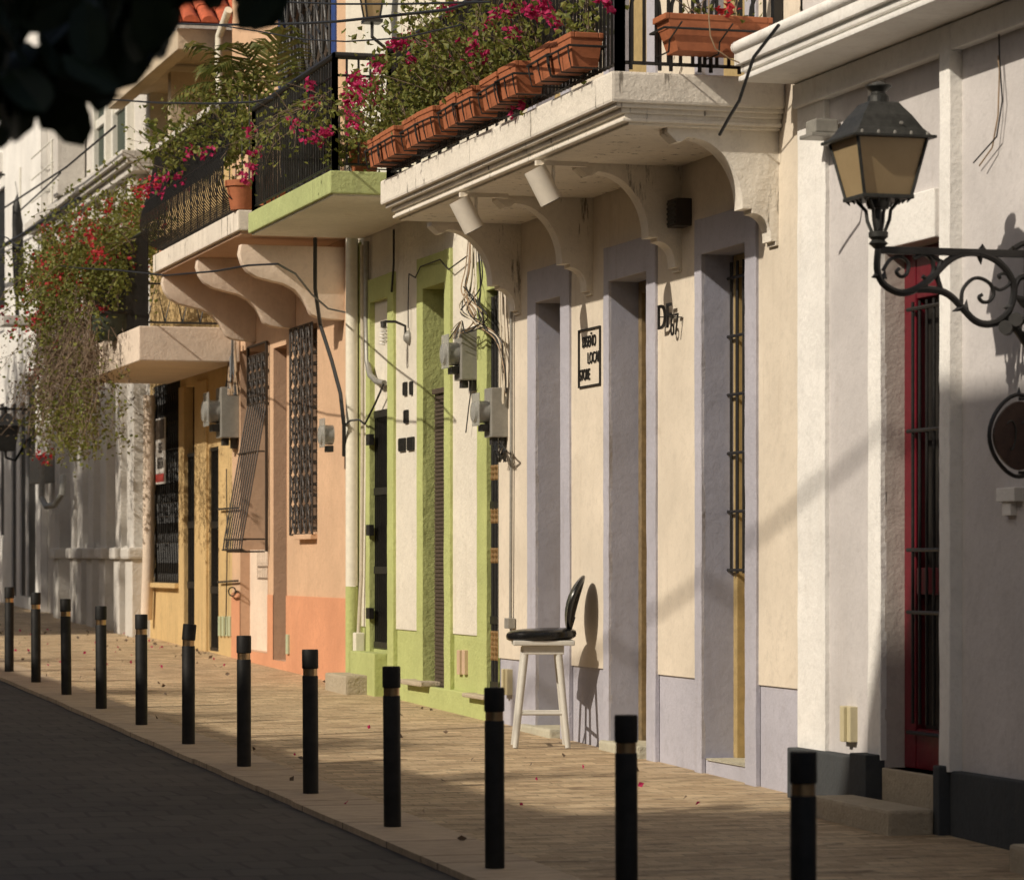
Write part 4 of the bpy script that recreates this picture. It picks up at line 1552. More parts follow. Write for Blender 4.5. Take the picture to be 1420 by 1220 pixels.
    m = MB(); m.box(F + .25, F + .3, scr[0], scr[1], scr[2], scr[3]); do = obj('upper_door', m, 'brown_door', h)
    m = MB(); m.box(F - .02, F + .06, scr[0], scr[0] + .16, scr[2], scr[3], .006); m.box(F - .02, F + .06, scr[1] - .16, scr[1], scr[2], scr[3], .006)
    obj('blue_frame', m, 'blue_paint', do)
    g = MB(); scroll_grille(g, scr[0] + .18, scr[1] - .18, scr[2], scr[3], F - .03, 7, 6, .010); obj('scroll_screen', g, 'iron_black', do)
    return X1, yn, yf


X1, SN, SF = salmon_house()
for i, px in enumerate((402,)):
    c = P(px, 893); m = MB(); m.box(F - .035, F - .005, c.y - .05, c.y + .05, c.z - .10, c.z + .10, .004)
    tag(obj('cover_strip', m, 'cover_green', base=tuple(c)), 'pale green cover strip on the coral base of the peach house', 'cover strip')

# ================================================================== yellow house
def yellow_house():
    y0, y1 = Yp(322), Yp(208)
    h = thing('yellow_house', 'yellow rendered house with dark iron gates and a pale solid balcony parapet', 'house', (F, y0, zg(y0)))
    ZT = 6.3
    gate = (Yp(250), Yp(213), Zp(231, 808), Zp(231, 532))
    d1 = (Yp(272), Yp(258), zg(Yp(265)) + .1, Zp(265, 535))
    d2 = (Yp(303), Yp(290), zg(Yp(296)) + .05, Zp(296, 620))
    ops = [gate, d1, d2]
    w = MB(); facade(w, y0, y1, zg(y0) - .4, ZT, ops, F); obj('wall', w, 'yellow_render', h)
    b = MB(); body(b, y0, y1, ZT); obj('house_mass', b, 'yellow_render', h)
    r = MB()
    for q in ops:
        reveal(r, q, F, F + .35)
    obj('reveals', r, 'yellow_render', h)
    m = MB(); m.box(F + .28, F + .34, *gate); wo = obj('window', m, 'dark_door', h)
    g = MB()
    n = 12
    for i in range(n + 1):
        y = gate[0] + i * (gate[1] - gate[0]) / n
        for q in range(10):
            za, zb_ = gate[2] + (gate[3] - gate[2]) * q / 10, gate[2] + (gate[3] - gate[2]) * (q + 1) / 10
            o_ = .03 if q % 2 else -.03
            g.tube([(F + .02, y + o_, za), (F + .02, y - o_, zb_)], .012, 4, caps=False)
            g.tube([(F + .005, y - o_, za), (F + .005, y + o_, zb_)], .012, 4, caps=False)
    hh = (gate[3] - gate[2]) / 3
    for j in range(4):
        z = gate[2] + j * hh
        g.box(F - .0, F + .03, gate[0], gate[1], z - .008, z + .008)
        if j < 6 and False:
            for i in range(n):
                ya = gate[0] + i * (gate[1] - gate[0]) / n; yb = gate[0] + (i + 1) * (gate[1] - gate[0]) / n
                g.tube([(F + .005, ya, z), (F + .005, yb, z + hh)], .011, 4); g.tube([(F + .005, yb, z), (F + .005, ya, z + hh)], .011, 4)
    obj('folding_grille', g, 'iron_black', wo)
    m = MB(); m.box(F - .08, F + .1, gate[0] - .05, gate[1] + .02, gate[2] - .06, gate[2], .006); obj('window_sill', m, 'yellow_render', wo)
    for d, top in ((d1, Zp(265, 628)), (d2, d2[3])):
        m = MB(); m.box(F + .035, F + .08, d[0], d[1], d[2], top); do = obj('door', m, 'dark_door', h)
        m = MB()
        for f in (0, .3, .62, 1):
            z = d[2] + (top - d[2]) * f
            m.box(F + .012, F + .037, d[0] + .01, d[1] - .01, z - .04 if f else z, z + .04 if f < 1 else z)
        for i in range(6):
            y = d[0] + .05 + i * (d[1] - d[0] - .1) / 5
            m.box(F + .015, F + .035, y - .01, y + .01, d[2], top)
        obj('gate_bars', m, 'iron_black', do)
    m = MB(); m.box(F + .085, F + .12, d1[0], d1[1], Zp(265, 628), d1[3]); obj('transom', m, 'unlit_gap_black', h)  # black panel painted in for the unlit gap over the door
    m = MB(); m.box(F - .03, F + .01, Yp(289), Yp(273), zg(y0) - .3, 3.85, .008); m.box(F - .03, F + .01, Yp(258), Yp(251), zg(y0) - .3, 3.85, .008)
    obj('pilasters', m, 'yellow_render', h)
    XY = 6.04 * C
    yn, yf = Yp(193, XY), Yp(108, XY)
    yn = min(yn, y0 - .0)
    m = MB(); m.box(XY, F - .005, Yp(193, XY), yf, 3.94, 4.315, .012); bo = obj('balcony', m, 'yellow_slab', h)
    rl = MB(); yq = Yp(193, XY)
    for yy in (yq + .06,):
        x0, x1 = XY + .10, F - .05
        for z in (4.36, 4.78):
            rl.tube([(x0, yy, z), (x1, yy, z)], .012, 5)
        n = 5
        for i in range(n):
            a, b_ = x0 + (x1 - x0) * i / n, x0 + (x1 - x0) * (i + 1) / n
            rl.tube([(a, yy, 4.36), ((a + b_) / 2, yy, 4.78), (b_, yy, 4.36)], .008, 4)
    y = yq + .06
    while y < yf:
        rl.box(XY + .09, XY + .11, y - .009, y + .009, 4.31, 5.35); y += .075
    rl.tube([(XY + .1, yq + .06, 5.36), (XY + .1, yf, 5.36)], .02, 6)
    obj('railing', rl, 'iron_black', bo)
    # upper gallery: deep shaded porch under a tiled roof whose eave faces down the street
    ye = y0 + .62
    m = MB(); m.box(6.75, F + 3.5, ye + 2.3, ye + 2.5, ZT + .005, 7.6); obj('gallery_wall', m, 'beige_render', h)
    m = MB(); m.box(6.42, F + 3.5, ye, ye + .22, 7.50, 7.74, .012); m.box(6.42, 6.60, ye + .22, y1 + .2, 7.50, 7.74, .012); m.box(6.60, F + 3.5, ye + .22, y1 + .2, 7.70, 7.78); obj('eave_beam', m, 'beige_render', h)
    rf = MB()
    x = 6.34
    while x < F + 3.4:
        for i in range(10):
            ya = ye - .16 + i * .36
            za = 7.79 + i * .36 * .55
            pr = [(x + .098 * math.cos(a), ya, za + .075 * math.sin(a)) for a in np.linspace(0, math.pi, 8)]
            pr2 = [(x + .080 * math.cos(a), ya + .42, za + .42 * .55 + .058 * math.sin(a)) for a in np.linspace(0, math.pi, 8)]
            rf.add(pr + pr2, [(k_, k_ + 1, k_ + 9, k_ + 8) for k_ in range(7)])
            rf.add(pr, [tuple(range(8))])
        x += .21
    rf.add([(6.26, ye - .12, 7.775), (F + 3.5, ye - .12, 7.775), (F + 3.5, ye + 3.5, 7.775 + 3.62 * .55), (6.26, ye + 3.5, 7.775 + 3.62 * .55)], [(0, 1, 2, 3)])
    obj('tile_roof', rf, 'roof_tile', h, True)
    return XY, yq, yf


XY, YN, YF = yellow_house()
pole('gutter_pipe', 'white gutter pipe standing between the peach house and the tiled eave', 'gutter pipe', [P(317, 14, F - .05), P(304, 50, F - .08), P(303, 90, F - .08), P(307, 160, F - .08)], .045, 'pvc_white', 10)
pole('drainpipe', 'thick cream drainpipe at the far corner of the yellow house', 'drainpipe', [P(207, 548, F - .10), P(206, 770, F - .10), P(203, 858, F - .10)], .075, 'yellow_slab', 12)
for i, px in enumerate((307, 312, 317, 321)):
    c = P(px, 868); m = MB(); m.box(F - .03, F + .01, c.y - .05, c.y + .05, c.z - .11, c.z + .11, .004)
    tag(obj('cover_strip', m, 'cover_green', base=tuple(c)), 'small pale green cover strip in a row low on the yellow wall', 'cover strip', 'pale green cover strips on the yellow wall')

# rental sign on the yellow house grille
t = thing('rental_sign', 'narrow white and red sign hung on the iron grille of the yellow house', 'sign', tuple(P(225, 625)))
a, b = Yp(231.5), Yp(219.5)
m = MB(); m.box(F - .03, F - .015, a, b, Zp(225, 671), Zp(225, 580)); obj('board', m, 'sign_panel', t)
m = MB(); m.box(F - .036, F - .031, a + .02, b - .02, Zp(225, 609), Zp(225, 582)); obj('brown_strip', m, 'brown_door', t)
m = MB(); wall_text(m, 'SE', .17, (a + b) / 2, Zp(225, 622), F - .032, 1.6, .002, .004); wall_text(m, 'RENTA', .19, (a + b) / 2, Zp(225, 643), F - .032, .72, .002, .004); obj('lettering', m, 'iron_black', t)
m = MB(); m.box(F - .036, F - .031, a + .03, b - .03, Zp(225, 668), Zp(225, 657)); obj('red_strip', m, 'sign_red', t)


# ================================================================== far white house
def far_house():
    y0, y1 = Yp(208) + .003, Yp(66)
    h = thing('far_white_house', 'shaded white house with many pilasters, a long cornice and a terrace with an urn', 'house', (F, y0, zg(y0)))
    ZT = 10.6
    door = (Yp(97), Yp(82), zg(Yp(90)) + 1.0, Zp(90, 655))
    w = MB(); facade(w, y0, y1, zg(y0) - .4, ZT, [door], F); obj('wall', w, 'far_white', h)
    b = MB(); body(b, y0, y1, ZT); obj('house_mass', b, 'far_white', h)
    m = MB(); m.box(F + .04, F + .09, *door); obj('window', m, 'green_door', h)
    r = MB(); reveal(r, door, F, F + .25); obj('reveal', r, 'far_white', h)
    for a, b_ in ((176, 185), (160, 167), (139, 147), (122, 129), (107, 114), (99, 103), (76, 82)):
        m = MB(); m.box(F - .16, F + .01, Yp(b_, F - .16), Yp(a, F - .16), zg(y0) - .3, 6.7, .012)
        p = obj('pilaster', m, 'far_white', h)
        c = Zp((a + b_) / 2, 770)
        m = MB(); m.box(F - .28, F - .0, Yp(b_, F - .2) - .05, Yp(a, F - .2) + .05, c - .05, c + .10, .03); m.box(F - .22, F, Yp(b_, F - .2) - .02, Yp(a, F - .2) + .02, zg(y0) - .3, c - .05, .01)
        obj('pedestal', m, 'far_white', p)
    m = MB()
    for a, b_, t_, u in ((150, 130, 753, 762), (195, 170, 758, 763)):
        m.box(F - .12, F + .01, Yp(a), Yp(b_), Zp(140, u), Zp(140, t_), .015)
    obj('sill_moulding', m, 'far_white', h)
    m = MB()
    for ins, za, zb in ((0, 6.86, 6.97), (.06, 6.80, 6.862), (.13, 6.70, 6.802)):
        m.box(F - .36 + ins, F + .01, y0, y1, za, zb, .015)
    obj('cornice', m, 'far_white', h)
    for a, b_ in ((156, 138), (186, 164)):
        m = MB(); ya, yb = Yp(a), Yp(b_)
        for q in (ya, yb - .12):
            m.box(F - .10, F + .01, q, q + .12, 6.98, 9.2, .01)
        m.box(F - .12, F + .01, ya, yb, 9.2, 9.32, .01); m.box(F - .07, F + .01, ya + .12, yb - .12, 7.75, 7.87, .01)
        wo = obj('window_frame', m, 'frame_white', h)
        m = MB(); m.box(F - .03, F - .004, ya + .12, yb - .12, 7.0, 9.19); obj('pane', m, 'green_door', wo)
    m = MB()
    for px in (50, 95, 118):
        m.tube([(F - .25, Yp(px), 6.97), (F - .25, Yp(px), 8.0)], .02, 6)
    for z in (7.3, 7.65, 7.98):
        m.tube([(F - .25, Yp(118), z), (F - .25, y1, z)], .012, 5)
    obj('terrace_railing', m, 'frame_white', h)
    c = P(98, 265, F - .2)
    m = MB(); m.box(F - .42, F - .02, c.y - .20, c.y + .20, 6.97, 8.05, .015); m.box(F - .48, F + .0, c.y - .26, c.y + .26, 8.05, 8.15, .02)
    p = obj('pier', m, 'far_white', h)
    m = MB(); m.lathe((F - .22, c.y, 8.15), [(.20, 0), (.17, .12), (.10, .2), (.10, .28), (.13, .30), (.10, .34), (.16, .42), (.20, .55), (.17, .68), (.08, .78), (.01, .82)], 18); obj('urn', m, 'far_white', p, True)


far_house()


def farthest_house():
    y0, y1 = Yp(66) + .004, 84.0
    h = thing('farthest_house', 'white house at the far left with tall narrow black shutters', 'house', (F, y0, zg(y0)))
    ZT = 12.5
    ops = []
    for a, b_, t_, u in ((58, 46, 520, 828), (44, 36, 560, 826), (31, 24, 560, 826), (14, 7, 560, 742), (15, 2, 265, 430)):
        ops.append((Yp(a), Yp(b_), Zp((a + b_) / 2, u), Zp((a + b_) / 2, t_)))
    w = MB(); facade(w, y0, y1, zg(y0) - .4, ZT, ops, F - .1); obj('wall', w, 'white_render', h)
    b = MB(); body(b, y0, y1, ZT, F - .1); obj('house_mass', b, 'white_render', h)
    for q in ops:
        m = MB(); m.box(F - .07, F - .02, *q); so = obj('shutter', m, 'dark_door', h)
        r = MB(); reveal(r, q, F - .1, F + .06); obj('reveal', r, 'white_render', so)
    g = MB(); q = ops[-1]
    for i in range(7):
        y = q[0] + i * (q[1] - q[0]) / 6
        g.tube([(F - .35, y, q[2] - .2), (F - .35, y, q[3] + .2)], .015, 4)
    for z in (q[2] - .2, q[2] + .8, q[3] + .2):
        g.tube([(F - .1, q[0], z), (F - .35, q[0], z), (F - .35, q[1], z), (F - .1, q[1], z)], .018, 4)
    obj('window_cage', g, 'iron_black', h)
    m = MB(); m.box(F - .22, F - .09, Yp(12), Yp(-40), Zp(5, 245), Zp(5, 218), .01); obj('ledge', m, 'white_render', h)


farthest_house()
c = P(24, 410, F - .45)
t = thing('closed_parasol', 'tall dark closed parasol with pointed tip before the far white wall', 'parasol', tuple(c))
m = MB(); zt = Zp(24, 252, F - .45)
H_ = zt - c.z
m.lathe((c.x, c.y, c.z), [(.05, 0), (.075, .05 * H_), (.085, .4 * H_), (.08, .62 * H_), (.06, .78 * H_), (.03, .9 * H_), (.008, H_)], 12)
m.v = [(x + .03 * math.sin(z * 7 + x * 40), y + .03 * math.cos(z * 9), z) for x, y, z in m.v]
obj('canopy', m, 'iron_black', t, True)
m = MB(); m.tube([(c.x, c.y, Zp(24, 440, F - .45)), (c.x, c.y, c.z + .1)], .03, 8); obj('pole', m, 'iron_black', t)
m = MB(); m.box(F - .7, F - .1, c.y - .35, c.y + .35, Zp(24, 452, F - .45), Zp(24, 440, F - .45)); obj('base', m, 'far_white', t)

# wall lantern at the far left
c = P(8, 595, F - .45)
t = thing('wall_lantern', 'black wall lantern on a bracket at the left edge, far down the street', 'wall lantern', tuple(c))
m = MB(); m.frustum((c.x, c.y), c.z - .35, c.z + .05, .13, .13, .2, .2); obj('glass', m, 'meter_dark', t)
m = MB(); m.frustum((c.x, c.y), c.z + .05, c.z + .25, .24, .24, .05, .05); m.tube([(c.x, c.y, c.z + .2), (c.x, c.y, c.z + .36)], .03, 8); obj('roof', m, 'iron_black', t)
m = MB(); m.tube([(F - .1, c.y, c.z - .15), (F - .3, c.y, c.z - .5), (c.x, c.y, c.z - .45), (c.x, c.y, c.z - .34)], .025, 6); m.box(F - .7, F - .1, c.y - .02, c.y + .02, c.z + .30, c.z + .34); obj('arm', m, 'iron_black', t)
c = P(80, 652, F)
t = thing('utility_box', 'grey utility box with a looping conduit under the hanging vine', 'utility box', tuple(c))
m = MB(); m.box(F - .35, F - .11, c.y - .5, c.y + .6, c.z - .20, c.z + .22, .015); obj('cabinet', m, 'meter_grey', t)
m = MB(); m.tube([P(58, 640, F - .4), P(58, 690, F - .4), P(64, 702, F - .4), P(76, 700, F - .4), P(86, 685, F - .35), P(88, 660, F - .3)], .045, 8); obj('pipe', m, 'pipe_grey', t, True)

# lantern on the upper green house wall
c = P(516, 20, F - .25)
t = thing('wall_lantern', 'black iron lantern with amber pane on the upper white wall of the green house', 'wall lantern', tuple(c))
m = MB(); m.frustum((c.x, c.y), c.z - .05, c.z + .22, .05, .05, .09, .09); obj('amber_panes', m, 'amber_glass', t)
m = MB(); m.frustum((c.x, c.y), c.z + .22, c.z + .36, .12, .12, .03, .03)
for sx, sy in ((1, 1), (1, -1), (-1, 1), (-1, -1)):
    m.tube([(c.x + sx * .055, c.y + sy * .055, c.z - .05), (c.x + sx * .095, c.y + sy * .095, c.z + .22)], .01, 5)
m.box(c.x - .08, c.x + .08, c.y - .08, c.y + .08, c.z - .08, c.z - .05)
m.tube([(F, c.y, c.z - .25), (F - .12, c.y, c.z - .30), (c.x, c.y, c.z - .2), (c.x, c.y, c.z - .08)], .016, 6)
m.tube([(F, c.y, c.z - .12), (F - .1, c.y, c.z - .16), (F - .16, c.y, c.z - .10), (F - .1, c.y, c.z - .07)], .010, 5)
obj('iron_frame', m, 'iron_black', t)


# ================================================================== plants farther along
def vine_pt(px, py):
    for _ in range(200):
        q = PY(px, py, random.uniform(35.6, 40.5))
        if 5.35 < q.x < 6.6:
            break
    return np.array(q)


def hanging_vine():
    base = P(140, 330, 5.55)
    t = thing('hanging_bougainvillea', 'large bougainvillea spilling over the yellow house balcony with red blooms and dry twigs below', 'bougainvillea', tuple(base))
    pts, dry, st, fl = [], [], MB(), []
    for i in range(370):
        px = random.uniform(70, 232)
        top = 282 + (228 - px) * .50 + random.uniform(-5, 75)
        r = vine_pt(px, top)
        d = np.array([-.4 * random.random(), random.uniform(-.3, .3), random.uniform(-.3, .5)])
        s_ = stem(r, d, random.uniform(.4, 1.0), .07, .3, 1.6)
        if i % 3 == 0:
            st.tube(s_, .007, 4, .003, False)
        for q in s_:
            for _ in range(3):
                if random.random() < .85:
                    pts.append(q + RNG.normal(size=3) * .075)
        if random.random() < .22:
            fl.append(tuple(s_[random.randrange(len(s_))]))
    for i in range(240):
        u = random.random()
        px = 62 + 70 * random.random() if u < .85 else 55 + 100 * random.random()
        r = np.array(P(px, random.uniform(400, 500), random.uniform(5.4, 5.78)))
        s_ = stem(r, [random.uniform(-.2, .1), random.uniform(-.2, .2), -1], random.uniform(.4, 1.5), .07, .5, .5)
        st.tube(s_, .006, 3, .003, False)
        for q in s_:
            for _ in range(2):
                dry.append(q + RNG.normal(size=3) * .06)
            if random.random() < .28:
                pts.append(q + RNG.normal(size=3) * .07)
    for i in range(120):
        px = random.uniform(42, 132) if i < 100 else random.uniform(100, 165)
        r = np.array(P(px, random.uniform(520, 600), random.uniform(5.35, 5.9)))
        s_ = stem(r, [random.uniform(-.3, .3), random.uniform(-.4, .4), -.6], random.uniform(.2, .55), .06, .4, .8)
        st.tube(s_, .005, 3, .002, False)
        for q in s_:
            for _ in range(2):
                pts.append(q + RNG.normal(size=3) * .06)
    for i in range(38):
        px = random.uniform(45, 85)
        r = np.array(P(px, random.uniform(310, 540), random.uniform(5.4, 5.9)))
        s_ = stem(r, [random.uniform(-.3, .3), random.uniform(.1, .9), random.uniform(-.4, .4)], random.uniform(.2, .6), .06, .4, .8)
        st.tube(s_, .005, 3, .002, False)
        for q in s_:
            pts.append(q + RNG.normal(size=3) * .05)
        if random.random() < .3:
            fl.append(tuple(s_[-1]))
    for px, py in ((125, 318), (112, 312), (130, 360), (85, 352), (70, 355), (60, 362), (45, 455), (52, 440), (58, 632), (64, 640), (150, 285), (190, 262), (200, 270), (205, 255), (120, 330), (100, 340), (135, 345), (140, 355)):
        fl.append(pl(px, py, 5.4))
    obj('stems', st, 'stem_brown', t, fix=False)
    obj('foliage', leaves(pts, .058, .7), 'bougain_leaf', t, fix=False)
    obj('dry_twigs', leaves(dry, .05, .35), 'dry_twig', t, fix=False)
    obj('blossom', blooms(fl, 18, .05, .045), 'red_petal', t, fix=False)


hanging_vine()
# plants on the salmon and green balconies
bush('bougainvillea', 'bougainvillea with pink blooms scrambling over the bulging black railing of the peach house', 'bougainvillea',
     [(X1 + .13, SN + .2 + k * .38, 5.65) for k in range(9)], 210, (-.04, -.1, .8), .75, .8,
     petals=[pl(a, b, X1 - .1) for a, b in ((262, 210), (280, 212), (250, 246), (258, 254), (222, 250), (219, 262), (228, 266), (231, 246), (203, 262), (296, 206), (345, 182), (352, 210), (350, 232), (338, 248))], petal_mat='bougain_petal', size=.06, per=.85)
bush('bougainvillea', 'sparse twiggy bougainvillea hanging on the straight black railing of the green balcony', 'bougainvillea',
     [(XG - .02, GN + .15 + k * .32, 5.55) for k in range(10)], 60, (-.4, 0, -.1), .55, 1.0,
     petals=[pl(a, b, XG - .05) for a, b in ((433, 116), (432, 142), (410, 172), (441, 196), (452, 186), (426, 190))], size=.05, per=.45)
bush('bougainvillea', 'trailing bougainvillea at the near corner of the green balcony beside a clay pot', 'bougainvillea',
     [(XG + .15, GN + .2, 5.0), (XG + .3, GN + .15, 5.0), (XG + .5, GN + .15, 5.0)], 70, (-.1, -.1, 1), .55, 1.0, petals=[pl(a, b, XG) for a, b in ((490, 168), (484, 160), (497, 170))], size=.05)
for (px, X_, Y_, z0, r, hgt, lab) in ((505, None, GN + .2, 4.94, .15, .27, 'round clay pot on the near corner of the green balcony'), (335, None, SN + .12, 5.03, .15, .27, 'round clay pot at the end of the peach house balcony')):
    c = PY(px, 200, Y_)
    t = thing('clay_pot', lab, 'pot', (c.x, Y_, z0))
    m = MB(); m.lathe((c.x, Y_, z0), [(r * .68, 0), (r * .95, hgt * .82)], 20); obj('pot', m, 'terracotta', t, True)
    m = MB(); m.lathe((c.x, Y_, z0), [(r * 1.04, hgt * .80), (r * 1.06, hgt), (r * .9, hgt)], 20); obj('rim', m, 'terracotta', t, True)
# hanging basket under the vine
c = P(153, 450, 5.75)
t = thing('hanging_basket', 'dark bowl shaped planter on the yellow balcony edge under the bougainvillea', 'planter', tuple(c))
m = MB(); m.lathe(tuple(c), [(.12, -.18), (.22, -.08), (.26, .08), (.27, .11)], 18); obj('bowl', m, 'green_door', t, True)
m = MB(); m.lathe(tuple(c), [(.28, .10), (.285, .13), (.25, .13)], 18); obj('rim', m, 'dark_door', t, True)


def palm():
    root = P(372, 190, 6.35)
    t = thing('palm', 'potted palm with arching yellow green fronds on the peach house balcony', 'palm', tuple(root))
    fr, rb = MB(), MB()
    specs = [((230, 150), .55, 1), ((262, 62), .25, 0), ((300, 95), .4, 0), ((395, 40), .1, 1), ((278, 100), .35, 0), ((325, 60), .2, 0), ((372, 60), .05, 0),]
    for (px, py), sag, dry in specs:
        e = np.array(PY(px, py, root.y + random.uniform(-.5, .6)))
        r = np.array(root)
        mid = (r + e) / 2 + np.array([0, 0, .30 + sag * .8])
        n = 26
        pts = []
        for k_ in range(n + 1):
            u = k_ / n
            pts.append((1 - u) ** 2 * r + 2 * u * (1 - u) * mid + u * u * e)
        rb.tube(pts, .014, 5, .003)
        for k_ in range(5, n, 1):
            tdir = pts[k_ + 1] - pts[k_ - 1]; tdir /= np.linalg.norm(tdir)
            side = np.cross(tdir, [0, 0, 1]); side /= np.linalg.norm(side) + 1e-9
            L = .34 * math.sin(math.pi * min(1, .25 + .75 * k_ / n)) + .1
            for sg in (-1, 1):
                d = tdir * .62 + side * sg * .7 + np.array([0, 0, -.35 + random.uniform(-.15, .25)])
                d /= np.linalg.norm(d)
                a = pts[k_]; b = a + d * L * .55 + np.array([0, 0, .02]); c_ = a + d * L + np.array([0, 0, -.05])
                wv = tdir * .013
                fr.add([a - wv, a + wv, b + wv, c_, b - wv], [(0, 1, 2, 4), (4, 2, 3)])
    obj('ribs', rb, 'palm_leaf', t, fix=False)
    obj('fronds', fr, 'palm_leaf', t, fix=False)
    m = MB(); m.lathe((root.x, root.y, 5.03), [(.14, 0), (.19, .3), (.2, .34)], 16); m.tube([(root.x, root.y, 5.3), tuple(root)], .05, 8, .035); obj('pot', m, 'terracotta', t, True)


palm()
bl_ = []
t = thing('broad_leaf_plant', 'plant with long broad light green leaves behind the far end of the bulging railing', 'plant', tuple(P(228, 225, 6.3)))
m = MB()
for i in range(26):
    r = np.array(P(random.uniform(212, 262), random.uniform(180, 262), random.uniform(6.15, 6.6)))
    d = np.array([random.uniform(-1, .3), random.uniform(-1, .6), random.uniform(-.2, .5)]); d /= np.linalg.norm(d)
    L = random.uniform(.25, .5); sd = np.cross(d, [0, 0, 1]); sd /= np.linalg.norm(sd)
    m.add([r, r + d * L * .5 + sd * .05, r + d * L + [0, 0, -.08], r + d * L * .5 - sd * .05], [(0, 1, 2), (0, 2, 3)])
obj('foliage', m, 'broad_leaf', t, fix=False)


# ================================================================== cables
def cable(lab, pts, r=.012, mat='cable_black', name='cable', sag=0, group=None):
    if sag:
        a, b = Vector(pts[0]), Vector(pts[-1])
        pts = [a.lerp(b, u) + Vector((0, 0, -sag * 4 * u * (1 - u))) for u in np.linspace(0, 1, 17)]
    m = MB(); m.tube(pts, r, 6)
    o = obj(name, m, mat, None, True, base=tuple(pts[0]))
    tag(o, lab, 'cable', group)


cable('black overhead cable crossing in front of the tiled roof towards the balconies', [P(150, 30, 5.3), P(300, 35, 5.3), P(420, 33, 5.3), P(470, 30, 5.3), P(620, 14, 5.3), P(700, -10, 5.3)], .011)
cable('thin black overhead cable, topmost one before the white upper wall', [P(360, 2, 5.2), P(470, 6, 5.2), P(560, 6, 5.2), P(680, 3, 5.2)], .008)
cable('thin sagging black wire under the upper overhead cables', [P(300, 35, 5.25), P(360, 44, 5.25), P(420, 55, 5.25), P(480, 58, 5.25), P(560, 53, 5.25), P(640, 35, 5.25)], .006)
cable('black overhead cable running low before the broad leaf plant and the balcony corner', [P(150, 138, 5.3), P(220, 143, 5.3), P(300, 144, 5.3), P(350, 142, 5.3), P(380, 136, 5.3)], .010)
cable('thick black cable bundle rising along the far white wall, lower one', [P(-40, 365, 6.3), P(25, 330, 6.3), P(85, 292, 6.3), P(110, 276, 6.3)], .035)
cable('black cable crossing the far white wall, between the bundle and the urn', [P(-40, 318, 6.3), P(28, 274, 6.3), P(92, 232, 6.3), P(160, 175, 6.3)], .014)
cable('thin black cable crossing the far white wall towards the urn pier', [P(28, 292, 6.3), P(72, 252, 6.3), P(84, 240, 6.3)], .012)
cable('black cable sagging across the hanging bougainvillea', [P(-30, 315, 5.25), P(10, 330, 5.25), P(35, 350, 5.25), P(60, 366, 5.25), P(110, 372, 5.25), P(165, 375, 5.25), P(230, 382, 5.25), P(300, 376, 5.25), P(345, 368, 5.25), P(385, 366, 5.3), P(410, 380, 5.6), P(432, 408, 6.1), P(455, 428, 6.6), P(478, 433, 6.85)], .009)
cable('thick black cable hanging down the peach wall to the meter', [P(437, 330, F - .5), P(437, 400, F - .45), P(444, 450, F - .3), P(460, 500, F - .22), P(472, 545, F - .2), P(477, 590, F - .18), P(477, 632, F - .15)], .018)
cable('black cable drooping from the balcony corner before the upper bracket', [P(1080, 35, 6.2), P(1045, 80, 6.15), P(1025, 140, 6.1), P(1010, 165, 6.1), P(998, 187, 6.1)], .010)
cable('pale wire looping down past the long end trough', [tuple(PY(983, -5, 17.85)), tuple(PY(983, 25, 17.85)), tuple(PY(985, 50, 17.85)), tuple(PY(992, 68, 17.85)), tuple(PY(1012, 82, 17.85)), tuple(PY(1040, 93, 17.85))], .004, 'cable_tan')
cable('short black cable loop between the drainpipe and the wall duct', [P(478, 590, F - .15), P(486, 583, F - .17), P(498, 582, F - .1), P(506, 588, F - .08), P(520, 560, F - .06), P(532, 533, F - .06)], .010)
cable('thin loose wires hanging on the upper right white wall', [P(1385, 40, F - .03), P(1386, 80, F - .03), P(1390, 140, F - .03), P(1382, 190, F - .04), P(1350, 226, F - .05)], .004)
cable('thin tan wire hanging on the upper right white wall', [P(1384, 78, F - .03), P(1386, 100, F - .03), P(1384, 160, F - .03), P(1376, 205, F - .04), P(1358, 230, F - .05)], .004, 'cable_tan')
cable('thin black wire draped across the white wall over the green door head', [P(567, 380, F - .06), P(576, 385, F - .06), P(583, 370, F - .06), P(610, 360, F - .07), P(622, 374, F - .07), P(648, 355, F - .06)], .006)
cable('thin wire running down the white wall to the spiral bulb lamp', [P(567, 380, F - .05), P(566, 420, F - .04), P(566, 455, F - .04)], .005)
cable('dark cable hanging down from the green balcony beside the boarded transom', [P(546, 318, F - .05), P(546, 365, F - .05), P(543, 405, F - .05)], .010)


